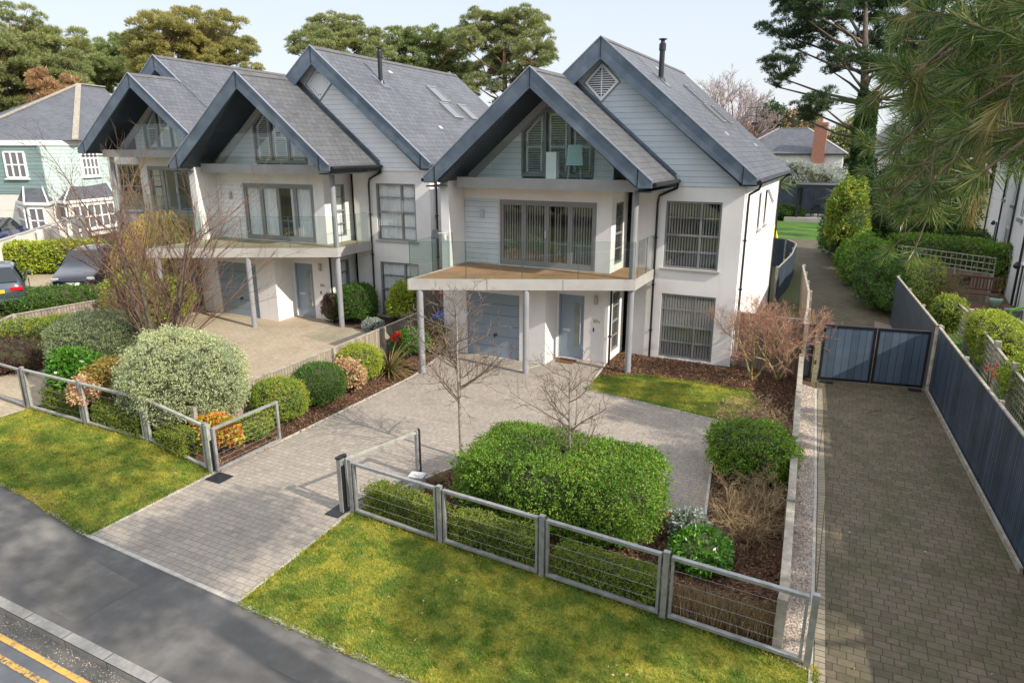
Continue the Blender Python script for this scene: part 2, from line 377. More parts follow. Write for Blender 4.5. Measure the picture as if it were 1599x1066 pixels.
M['pebble'] = foliage('gravel_stones', [(.17, .13, .11), (.34, .28, .24), (.52, .46, .40), (.27, .20, .17), (.66, .62, .58)], trans=0, rough=.8, pscale=2, pf=.5)
M['gravel_base'] = grad('gravel_ground', [(.3, (.12, .095, .08)), (.7, (.36, .31, .27))], 38, .95, 60, .02, 3)
def walls(name, a, b):
    m = mat(name, a, .85, spec=.25); c = ramp(m, noise(m, .9, 6), [(.3, a), (.6, b)]); g = nd(m, 'ShaderNodeNewGeometry'); mp = nd(m, 'ShaderNodeMapping'); mp.inputs['Scale'].default_value = (5, 5, .35); lk(m, g.outputs['Position'], mp.inputs[0])
    c = mul(m, c, ramp(m, noise(m, 1.0, 6, .7, mp.outputs[0]), [(.28, (.93, .925, .91)), (.45, (1, 1, 1))])); lk(m, c, bsdf(m).inputs['Base Color']); bump(m, noise(m, 110, 4), .0025); return m
M['render'] = walls('white_wall_render', (.72, .70, .69), (.80, .785, .775)); M['render2'] = walls('cream_wall_render', (.68, .65, .60), (.76, .73, .68))
M['white'] = mat('white_paint', (.88, .88, .87), .5)
M['grey'] = grad('grey_metal_fascia', [(.3, (.27, .265, .26)), (.7, (.34, .335, .33))], 1.5, .5)
M['fascia'] = grad('pale_metal_fascia', [(.3, (.33, .315, .30)), (.5, (.40, .385, .37)), (.7, (.44, .425, .41))], 1.2, .5)
M['steel'] = grad('galvanised_steel', [(.25, (.20, .205, .20)), (.5, (.33, .335, .335)), (.75, (.42, .42, .42))], 7, .42, None, detail=8); bsdf(M['steel']).inputs['Metallic'].default_value = .35
M['steel_moss'] = grad('mossy_galvanised_steel', [(.3, (.20, .21, .14)), (.5, (.33, .335, .30)), (.75, (.40, .40, .385))], 5, .6, None, detail=8)
M['column'] = grad('painted_grey_column', [(.3, (.24, .25, .27)), (.7, (.31, .32, .345))], 1.5, .38)
M['frame'] = mat('grey_window_frame', (.235, .235, .24), .35)
M['zinc'] = grad('slate_blue_bargeboard', [(.25, (.075, .10, .14)), (.5, (.115, .15, .195)), (.75, (.20, .24, .29))], 1.4, .40, None, detail=9)
M['cap'] = mat('capping_edge_highlight', (.33, .36, .42), .4, .3)  # pale capping strip; the bargeboard's edge highlight is put into its colour
M['black'] = mat('black_plastic', (.012, .012, .016), .35)
M['dark_metal'] = mat('dark_grey_metal', (.02, .022, .028), .4)
M['soffit'] = boards('dark_soffit_boards', (.030, .042, .058), .12, 'v', .1, (.008, .01, .014), .45, .1, .006)
M['slate'] = brick('roof_slate', .28, .235, .009, [(.088, .098, .122), (.112, .121, .145), (.132, .139, .162), (.098, .105, .125)], (.035, .038, .046),
    [(.25, (.80, .80, .80)), (.6, (1.03, 1.02, 1)), (.8, (1.18, 1.14, 1.1))], .48, .006, .8, bstr=.9)
M['slate_worn'] = brick('weathered_roof_slate', .28, .235, .009, [(.090, .098, .115), (.112, .119, .134), (.13, .134, .146), (.10, .106, .118)], (.05, .048, .045),
    [(.32, (.84, .80, .74)), (.48, (1, 1, 1)), (.72, (1.06, 1.05, 1.02))], .6, .006, 1.6, bstr=.9)
M['ridge'] = grad('ridge_tile', [(.3, (.085, .085, .095)), (.7, (.15, .145, .145))], 3, .7)
M['clad_blue'] = boards('blue_grey_weatherboard', (.58, .64, .68), .17, 'v', .07, (.26, .31, .35), .5, .03)
M['clad_pale'] = boards('pale_grey_weatherboard', (.78, .79, .80), .17, 'v', .07, (.42, .44, .47), .5, .03)
M['clad_teal'] = boards('teal_weatherboard', (.22, .31, .31), .22, 'v', .09, (.09, .14, .15), .6, .06)
M['clad_mint'] = boards('pale_mint_weatherboard', (.49, .60, .59), .22, 'v', .09, (.31, .39, .39), .6, .04)
M['deck'] = grad('rust_brown_deck_floor', [(.25, (.16, .115, .075)), (.45, (.28, .16, .085)), (.65, (.36, .20, .10)), (.8, (.25, .19, .12))], 1.3, .8, 40, .002, 8)
M['deck2'] = grad('greenish_deck_floor', [(.3, (.20, .17, .11)), (.6, (.32, .27, .18)), (.8, (.38, .33, .25))], 1.3, .8, 40, .002, 8)
M['garage'] = mat('blue_grey_door_paint', (.235, .30, .365), .45)
M['interior'] = mat('room_interior', (.11, .105, .10), .9)
M['blind'] = mat('grey_fabric_blind', (.55, .55, .53), .8)
M['curtain'] = boards('white_net_curtain', (.95, .95, .95), .11, 'u', .5, (.86, .88, .90), .9, .1, .03, False)
M['glass'] = glass('window_glass', (.97, .98, .98), .05)
M['balus'] = glass('balustrade_glass', (.82, .89, .87), .03, 1.4)
M['gedge'] = mat('green_glass_edge', (.06, .12, .11), .2)
M['timber'] = boards('weathered_timber_boards', (.36, .315, .265), .10, 'u', .10, (.07, .055, .045), .9, .22, .01, False, True)
M['timber_dk'] = boards('brown_timber_boards', (.26, .21, .165), .10, 'u', .10, (.05, .04, .03), .9, .22, .01, False, True)
M['post'] = grad('weathered_timber_post', [(.3, (.22, .20, .15)), (.5, (.33, .30, .25)), (.75, (.45, .42, .37))], 6, .9, 60, .004, 8)
M['darkfence'] = boards('dark_blue_fence_boards', (.042, .062, .10), .12, 'u', .09, (.008, .012, .018), .55, .18, .01, False, True, [(.3, (.7, .75, .7)), (.7, (1.25, 1.2, 1.1))])
M['ribfence'] = boards('dark_ribbed_fence', (.045, .070, .115), .085, 'u', .22, (.008, .011, .016), .55, .35, .02, False, True, [(.3, (.62, .78, .55)), (.5, (1, 1, 1)), (.75, (1.5, 1.4, 1.2))])
M['gateboard'] = boards('slate_grey_gate_boards', (.085, .12, .165), .19, 'u', .06, (.015, .02, .03), .38, .14, .006, False, False, [(.3, (.82, .85, .85)), (.7, (1.15, 1.12, 1.1))])
M['bark'] = grad('tree_bark', [(.3, (.075, .06, .045)), (.6, (.15, .125, .095)), (.8, (.24, .21, .165))], 9, .95, 30, .02, 8)
M['birch'] = grad('pale_spotted_bark', [(.3, (.16, .14, .12)), (.6, (.34, .31, .27)), (.8, (.48, .45, .40))], 12, .9, 30, .005, 8)
M['twig'] = grad('brown_twigs', [(.3, (.11, .08, .065)), (.7, (.24, .19, .15))], 2, .9)
M['maple_bark'] = grad('green_gold_maple_bark', [(.3, (.24, .21, .09)), (.7, (.42, .35, .16))], 4, .8)
M['maple_twig'] = foliage('red_maple_twigs', [(.38, .15, .12), (.46, .25, .19), (.34, .25, .14)], trans=0, pf=.4)
M['red_stem'] = grad('red_brown_stems', [(.3, (.12, .07, .05)), (.7, (.22, .14, .10))], 2, .9)
M['straw'] = foliage('straw_stems', [(.30, .21, .11), (.42, .31, .18), (.24, .16, .09)], trans=.1)
M['pine_bark'] = grad('pine_bark', [(.3, (.12, .075, .05)), (.6, (.24, .14, .085)), (.8, (.33, .22, .15))], 3, .95, 12, .03, 8)
M['pine'] = foliage('pine_needles', [(.17, .21, .085), (.26, .30, .115), (.37, .39, .16)], [(.3, (.72, .76, .78)), (.5, (1, 1, .97)), (.7, (1.3, 1.2, 1.0))], .22, pf=.8)
M['pine_gold'] = foliage('golden_pine_needles', [(.24, .255, .09), (.33, .33, .12), (.43, .41, .17)], [(.3, (.65, .7, .7)), (.7, (1.35, 1.2, 1.0))], .22, pf=.9)
M['pine_bright'] = foliage('bright_pine_needles', [(.16, .22, .08), (.24, .31, .11), (.35, .39, .15)], None, .3)
M['pine_brown'] = foliage('dead_brown_needles', [(.34, .20, .10), (.46, .29, .16), (.54, .37, .22)], None, .4)
M['pine_dark'] = foliage('dark_pine_needles', [(.035, .075, .035), (.06, .115, .045), (.10, .155, .055)], None, .5)
M['needle'] = foliage('long_green_needles', [(.025, .075, .018), (.055, .14, .026), (.11, .21, .04), (.22, .28, .06), (.36, .36, .12)], None, 2.0, rough=.35, spec=.5)
M['needle_old'] = foliage('yellowed_needles', [(.30, .27, .08), (.40, .32, .14), (.24, .24, .06)], None, 2.0)
M['ivy'] = foliage('ivy_leaves', [(.02, .06, .02), (.04, .10, .03), (.06, .13, .03)], None, 1.5, rough=.35)
M['hedge'] = foliage('hedge_leaves', [(.06, .16, .02), (.11, .26, .03), (.19, .36, .045), (.28, .44, .06), (.15, .11, .04)],
    [(.32, (.55, .62, .62)), (.5, (1, 1, .9)), (.68, (1.35, 1.22, .85))], .75, pf=.9)
M['boxhedge'] = foliage('box_hedge_leaves', [(.11, .20, .028), (.19, .30, .038), (.30, .38, .05), (.28, .22, .08)],
    [(.32, (.6, .62, .6)), (.6, (1.1, 1.05, .9)), (.72, (1.5, 1.3, .8))], 1.3, pf=.9)
M['hedge_dead'] = foliage('brown_hedge_twigs', [(.17, .12, .065), (.27, .20, .12), (.12, .12, .04)], None, 2)
M['varieg'] = foliage('variegated_leaves', [(.26, .34, .16), (.44, .50, .26), (.60, .63, .38), (.70, .72, .48)], [(.35, (.72, .78, .8)), (.7, (1.15, 1.12, .98))], 1.3, pf=.9)
M['varieg2'] = foliage('grey_green_leaves', [(.13, .19, .09), (.23, .29, .15), (.36, .40, .22)], None, 1.4)
M['glossy'] = foliage('glossy_green_leaves', [(.04, .14, .015), (.08, .23, .025), (.16, .33, .04)], None, 1.5, rough=.25, spec=.6)
M['dkshrub'] = foliage('dark_green_leaves', [(.045, .12, .022), (.08, .18, .03), (.14, .25, .04)], None, 1.5, rough=.35)
M['lime'] = foliage('lime_yellow_leaves', [(.22, .32, .035), (.35, .43, .05), (.48, .50, .07)], None, 1.8)
M['gold'] = foliage('golden_green_leaves', [(.15, .26, .04), (.29, .38, .055), (.46, .46, .07)], [(.35, (.6, .8, .9)), (.65, (1.25, 1.1, .9))], 2.2, pf=.9)
M['fire'] = foliage('orange_red_leaves', [(.55, .06, .02), (.62, .20, .02), (.62, .42, .04), (.28, .36, .05), (.66, .50, .10)], None, 3, pf=.3)
M['pinkbush'] = foliage('pink_cream_leaves', [(.50, .12, .09), (.62, .36, .22), (.66, .56, .32), (.50, .52, .24)], None, 3, pf=.3)
M['bronze'] = foliage('bronze_leaves', [(.20, .12, .035), (.34, .22, .06), (.42, .34, .10), (.16, .20, .04)], None, 2)
M['plum'] = foliage('plum_brown_leaves', [(.07, .035, .035), (.12, .06, .05), (.17, .10, .07)], None, 2)
M['yewish'] = foliage('feathery_conifer', [(.30, .42, .03), (.44, .55, .05), (.18, .28, .03)], None, 1.6)
M['silver'] = foliage('silver_leaves', [(.34, .38, .36), (.48, .52, .50), (.24, .29, .25)], None, 1.2)
M['phorm'] = foliage('bronze_strap_leaves', [(.16, .12, .05), (.26, .20, .08), (.20, .24, .08), (.22, .10, .06)], None, 2)
M['palm'] = foliage('palm_leaves', [(.09, .15, .03), (.16, .22, .05), (.26, .28, .08)], None, 2)
M['red_flower'] = foliage('red_flowers', [(.55, .015, .01), (.65, .04, .02)], None, 2, pf=.2)
M['weep'] = foliage('golden_willow_stems', [(.46, .33, .08), (.58, .44, .12), (.40, .25, .09), (.30, .28, .08)], None, 2, pf=.3, trans=.1)
M['brickred'] = brick('red_brick', .225, .075, .01, [(.30, .10, .06), (.38, .14, .08), (.26, .09, .06)], (.35, .30, .26), bd=.004)
M['brickblack'] = brick('dark_engineering_brick', .225, .075, .010, [(.035, .038, .045), (.06, .062, .07), (.045, .045, .05)], (.11, .11, .11), bd=.01, rough=.4)
M['brickbuff'] = brick('buff_brick', .225, .075, .010, [(.30, .26, .18), (.40, .35, .25)], (.2, .18, .14), bd=.004)
M['deckwood'] = boards('red_brown_decking', (.17, .065, .04), .14, 'v', .06, (.03, .015, .01), .45, .1, .006, False)
M['benchwood'] = mat('dark_red_timber', (.12, .045, .03), .5)
M['brass'] = mat('brass_number', (.45, .36, .18), .3, .8)
M['lamp'] = mat('grey_lamp_glass', (.42, .43, .43), .3)
M['matbrown'] = grad('coir_mat', [(.3, (.10, .05, .03)), (.7, (.17, .09, .05))], 60, .95)
M['blue'] = mat('blue_plastic', (.03, .10, .42), .4)
M['carblack'] = mat('black_car_paint', (.012, .016, .03), .15, .3); bsdf(M['carblack']).inputs['Coat Weight'].default_value = 1
M['carblue'] = mat('deep_blue_car_paint', (.02, .03, .12), .15, .3); bsdf(M['carblue']).inputs['Coat Weight'].default_value = 1
M['cargrey'] = mat('slate_grey_car_paint', (.075, .10, .13), .2, .4); bsdf(M['cargrey']).inputs['Coat Weight'].default_value = 1
M['carglass'] = mat('tinted_car_glass', (.02, .028, .032), .05, 0, .8)
M['tyre'] = mat('tyre_rubber', (.02, .02, .02), .85)
M['rim'] = mat('alloy_rim', (.45, .45, .46), .3, .8)
M['taillight'] = mat('red_tail_light', (.50, .01, .02), .15)
M['headlight'] = mat('clear_headlight', (.55, .57, .60), .1, .4)
M['plate'] = mat('yellow_number_plate', (.75, .48, .02), .5)
M['terracotta'] = mat('chimney_pot_clay', (.42, .15, .08), .8)
M['green_pl'] = mat('bright_green_plastic', (.22, .60, .05), .4)
M['pot'] = grad('grey_stone_pot', [(.3, (.20, .22, .21)), (.7, (.30, .32, .30))], 6, .8)
M['potgreen'] = mat('pale_green_glaze', (.35, .52, .42), .3)
M['yellowtoy'] = mat('yellow_canvas', (.75, .60, .02), .6)
M['lightgrey'] = mat('light_grey_box', (.50, .51, .52), .45)
M['leafdry'] = foliage('dry_fallen_leaves', [(.45, .30, .15), (.55, .42, .25), (.36, .14, .07), (.60, .52, .36)], trans=.1, pf=.2)

# ------------------------------------------------------------------ ground, road, paving
kY = lambda x: 6.13 - .047 * (x + 7.62)       # back edge of the pavement
rY = lambda x: 4.47 - .014 * (x + 9)          # front edge of the kerb
sheet('ground', [(-600, rY(-600)), (600, rY(600)), (600, 900), (-600, 900)], -.012, M['field'])
sheet('far_verge', [(-600, -300), (600, -300), (600, -4.2), (-600, -3.0)], -.012, M['field'])
sheet('road', [(-600, -3.0), (600, -4.2), (600, rY(600) + .01), (-600, rY(-600) + .01)], -.115, M['road'])
sheet('pavement', [(-80, rY(-80)), (.5, rY(.5)), (.5, kY(.5)), (-80, kY(-80))], .000, M['asphalt'])
sheet('pavement_patch', [(-10.9, 5.9), (-9.3, 5.75), (-9.35, 4.75), (-10.95, 4.85)], .003, M['asphalt2'])
sheet('pavement_patch', [(-6.2, 5.9), (-3.2, 5.75), (-3.3, 5.2), (-6.25, 5.35)], .003, M['asphalt2'])
P_ = scatter([(-16, rY(-16) - .28), (-2, rY(-2) - .28), (-2, rY(-2) - .02), (-16, rY(-16) - .02)], 5000); P_[:, 2] -= .108; GR = P_
kerbline('kerb', [(-80, rY(-80) + .07), (30, rY(30) + .07)], .15, -.12, .010, M['kerb'])
sheet('gutter_strip', strip([(-80, rY(-80) - .12), (30, rY(30) - .12)], .22), -.110, M['asphalt'])
kerbline('pavement_edging', [(-80, kY(-80)), (.3, kY(.3))], .07, -.1, .022, M['edging'])
sheet('yellow_line', strip([(-80, rY(-80) - .30), (30, rY(30) - .30)], .085), -.105, M['yellow_line'])
sheet('yellow_line', strip([(-80, rY(-80) - .54), (30, rY(30) - .54)], .085), -.105, M['yellow'])
LANE_L = [(.62, rY(.6)), (.27, 8.2), (.04, 13.96), (-.3, 20.7), (-.75, 28), (-1.9, 40), (-3.6, 50), (-4.6, 56.6)]
LANE_R = [(-.7, 56.6), (.35, 48), (1.35, 38), (1.9, 29.8), (2.57, 21.4), (3.22, 12.2), (3.8, rY(3.8))]
sheet('lane', LANE_L + LANE_R, .008, M['lane'])
sheet('lane_edge_course', strip([(.36, 8.2), (.13, 13.96), (-.2, 20.4)], .13), .012, M['lane_edge'])
kerbline('lane_edging', [(.5, 4.6), (.25, 8.2), (.02, 13.96), (-.3, 20.3)], .05, -.05, .03, M['edging'])
DR = [(-11.4, kY(-11.4)), (-7.6, kY(-7.6)), (-7.75, 9.0), (-7.45, 10.2), (-6.95, 11.75), (-1.75, 11.7), (-2.42, 16.68), (-6.17, 17.4), (-6.45, 20.0), (-8.1, 20.0), (-8.1, 19.02), (-11.75, 19.02), (-11.25, 16.2), (-11.36, 10.8)]
sheet('driveway', DR, .008, M['paving'])
kerbline('driveway_edging', [(-11.4, kY(-11.4)), (-11.43, 9.1), (-11.36, 10.8), (-11.25, 16.2), (-11.75, 19.0)], .05, -.05, .028, M['edging'])
kerbline('driveway_edging', [(-7.6, kY(-7.6)), (-7.78, 9.0)], .05, -.05, .028, M['edging'])
kerbline('driveway_edging', [(-7.48, 10.2), (-6.95, 11.72), (-1.75, 11.66), (-2.40, 16.66), (-6.15, 17.4), (-6.45, 19.95)], .05, -.05, .028, M['edging'])
kerbline('driveway_edging', [(-8.66, 18.0), (-8.2, 19.0)], .05, -.05, .016, M['edging'])
DR2 = [(-21.3, kY(-21.3)), (-17.85, kY(-17.85)), (-17.85, 9.3), (-17.4, 12.2), (-13.25, 12.6), (-13.3, 19.0), (-16.5, 19.0), (-19.2, 20.2), (-23.2, 18.6), (-22.3, 13.8), (-21.0, 10.2)]
sheet('neighbour_driveway', DR2, .008, M['paving2'])
sheet('front_bed', [(-7.72, 9.0), (.16, 8.5), (-.1, 14), (-.4, 20.6), (-.8, 22), (-2.7, 22.5), (-2.8, 21.3), (-6.5, 21.4), (-6.42, 20), (-6.12, 17.4), (-2.4, 16.7), (-1.72, 11.64), (-6.98, 11.7), (-7.45, 10.2)], .002, M['soil'])
sheet('side_bed', [(-11.45, 9.1), (-11.38, 10.8), (-11.27, 16.2), (-11.8, 19.1), (-12.3, 21), (-13.2, 21), (-13.2, 19), (-13.1, 9.1)], .002, M['soil'])
sheet('neighbour_bed', [(-17.8, 9.1), (-17.4, 12.15), (-13.2, 12.55), (-12.8, 9.1)], .002, M['soil'])
sheet('far_bed', [(-30, 9.5), (-21.3, 9.5), (-22.5, 14), (-23.2, 18.6), (-19.2, 20.3), (-19, 24), (-46, 31), (-46, 26), (-24, 14)], .001, M['soil'])
sheet('neighbour_bed', [(-16.9, 18.95), (-13.25, 18.95), (-13.2, 22.6), (-16.6, 21.3)], .002, M['soil'])
LAWN = [(-6.17, 17.42), (-6.17, 18.55), (-5.6, 19.05), (-4.92, 19.27), (-3.42, 19.36), (-1.97, 19.2), (-1.55, 18.2), (-2.42, 16.72)]
sheet('front_lawn', LAWN, .010, M['grass_base'])
VR = [(-7.57, kY(-7.57)), (.25, kY(.25)), (.26, 8.45), (-7.72, 8.95)]
VL = [(-17.8, kY(-17.8)), (-11.43, kY(-11.43)), (-11.45, 9.02), (-17.8, 8.95)]
sheet('verge', VR, .004, M['grass_base']); sheet('verge', VL, .004, M['grass_base'])
sheet('verge', [(-60, kY(-60)), (-21.3, kY(-21.3)), (-21.3, 9.2), (-60, 9.2)], .004, M['grass_base'])
GRAV = [(-.2, 8.5), (.22, 8.4), (-.01, 13.96), (-.33, 20.3), (-.78, 20.6), (-.5, 14.5)]
sheet('gravel_strip', GRAV, .006, M['gravel_base'])
sheet('gravel_strip', [(1.25, 21.9), (2.5, 21.9), (1.9, 29.5), (1.35, 30)], .014, M['gravel_base'])
BL = [(-9, 56.3), (1.5, 56.3), (1.5, 70.5), (-9, 74)]
sheet('back_lawn', BL, .010, M['back_grass'])
sheet('garden_lawn', [(2.9, 18), (8, 14), (6.4, 27.5), (5.0, 29.5), (2.8, 29)], .006, M['back_grass'])
sheet('garden_paving', [(4.5, 27.6), (6.4, 27.6), (6.3, 33.5), (4.1, 31.8)], .010, M['paving2'])
sheet('car_forecourt', [(-44, 16), (-24.3, 14.3), (-23.6, 19.5), (-33, 25), (-44, 26)], .006, M['paving2'])

def stuff_leaves(name, pts, L, W, m, label, up=.25, lean=.9, cat='grass'):
    n = len(pts); N = rdir(n) * lean; N[:, 2] = np.abs(N[:, 2]) * .5 + up
    V, F = leaves(pts, N, L, W); return mesh_np(name, V, F, m, label=label, cat=cat, kind='stuff')
def grass(poly, n, L, label, z=.004):
    p = scatter(poly, n); p[:, 2] += z
    stuff_leaves('grass_blades', p, rng.uniform(.6, 1.3, n) * L, L * .22, M['blades'], label, .5, .9)
grass(VR, 90000, .045, 'short mossy grass of the verge right of the driveway')
grass(VL, 42000, .05, 'short green grass of the verge left of the driveway')
grass(LAWN, 26000, .05, 'short grass of the small lawn beside the house')
def edge_tufts(pts, n, label):
    a = np.array(pts); sl_ = np.linalg.norm(np.diff(a, axis=0), axis=1); cu = np.concatenate([[0], np.cumsum(sl_)]); t = rng.uniform(0, cu[-1], n // 8); t = np.repeat(t, 8) + rng.normal(0, .02, n // 8 * 8)
    x = np.interp(t, cu, a[:, 0]) + rng.normal(0, .025, len(t)); y = np.interp(t, cu, a[:, 1]) + rng.normal(0, .025, len(t)); p = np.column_stack([x, y, np.interp(x, GX, GZ) + .005])
    stuff_leaves('grass_blades', p, rng.uniform(.5, 1.4, len(p)) * .075, .012, M['blades'], label, .45, 1.0)
edge_tufts([(-17.8, kY(-17.8)), (-11.45, kY(-11.45)), (-11.47, 9.0), (-17.8, 8.95)], 9000, 'longer grass along the edges of the left verge')
edge_tufts([(-7.53, kY(-7.53)), (.28, kY(.28)), (.3, 8.45), (-7.7, 8.95), (-7.55, kY(-7.55))], 11000, 'longer grass along the edges of the right verge')
edge_tufts(LAWN + LAWN[:1], 5000, 'longer grass round the edge of the small lawn')
def clumps(poly, n, label):
    c = scatter(poly, n); p = np.repeat(c, 26, 0) + np.column_stack([rng.normal(0, .035, (n * 26, 2)), np.zeros(n * 26)]); stuff_leaves('grass_tufts', p, rng.uniform(.05, .10, len(p)), .009, M['tuft'], label, .4, 1.1)
clumps(VR, 420, 'coarser darker grass tufts over the right verge'); clumps(VL, 200, 'coarser darker grass tufts over the left verge'); clumps(LAWN, 60, 'coarser grass tufts over the small lawn')
def flat_bits(name, pts, s, m, label, hz=.01, tilt=.35, cat='ground cover'):
    n = len(pts); A = rdir(n); A[:, 2] *= tilt; pts = pts.copy(); pts[:, 2] += hz + rng.uniform(0, .02, n)
    V, F = leaves(pts, A, s, s * .45); return mesh_np(name, V, F, m, label=label, cat=cat, kind='stuff')
BED = [(-7.6, 9.05), (-.2, 8.7), (-.35, 11), (-1.9, 11.55), (-6.9, 11.6), (-7.4, 10.2)]
flat_bits('bark_chips', scatter(BED, 22000), rng.uniform(.03, .08, 22000), M['chips'], 'brown bark chips over the bed behind the front fence')
B2 = [(-6.4, 21.3), (-6.4, 20.1), (-6.15, 18.6), (-4.9, 19.3), (-3.4, 19.4), (-1.9, 19.25), (-1.5, 18), (-2.3, 16.8), (-1.7, 11.8), (-.4, 11.5), (-.75, 21.2), (-2.8, 21.3)]
flat_bits('bark_chips', scatter(B2, 26000), rng.uniform(.03, .08, 26000), M['chips'], 'brown bark chips over the bed around the small lawn')
B3 = [(-11.4, 9.15), (-11.33, 10.8), (-11.22, 16.2), (-11.8, 19.0), (-12.9, 19), (-12.6, 9.15)]
flat_bits('bark_chips', scatter(B3, 9000), rng.uniform(.03, .08, 9000), M['chips'], 'brown bark chips in the bed left of the driveway')
def stones(poly, n, label):
    p = scatter(poly, n); s = rng.uniform(.010, .034, n)[:, None, None]
    o = np.array([[1,0,0],[-1,0,0],[0,1,0],[0,-1,0],[0,0,.8],[0,0,-.8]], float)[None] * s * rng.uniform(.7, 1.3, (n, 6, 1))
    t = rng.uniform(0, 6.28, n); c, sn = np.cos(t)[:, None], np.sin(t)[:, None]
    o = np.stack([o[..., 0] * c - o[..., 1] * sn, o[..., 0] * sn + o[..., 1] * c, o[..., 2]], -1); p[:, 2] += .014
    V = (p[:, None] + o).reshape(-1, 3); f = np.array([[0,2,4],[2,1,4],[1,3,4],[3,0,4]]); F = (np.arange(n)[:, None, None] * 6 + f[None]).reshape(-1, 3)
    mesh_np('gravel', V, F, M['pebble'], label=label, cat='gravel', kind='stuff')
stones(GRAV, 30000, 'mixed brown and white pebbles beside the lane')
flat_bits('gutter_grit', GR, rng.uniform(.006, .03, 5000), M['pebble'], 'grit and leaf crumbs lying in the road gutter')
def litter(poly, n, label, s=(.03, .07)):
    p = scatter(poly, n); flat_bits('fallen_leaves', p, rng.uniform(*s, n), M['leafdry'], label, .02, .15, 'leaf litter')
litter(VR, 90, 'dry fallen leaves scattered on the right verge'); litter(VL, 90, 'dry fallen leaves scattered on the left verge')
litter([(.4, 8), (3.1, 8), (3.0, 13), (2.5, 21), (-.1, 20)], 60, 'dry leaves and bits lying on the lane')

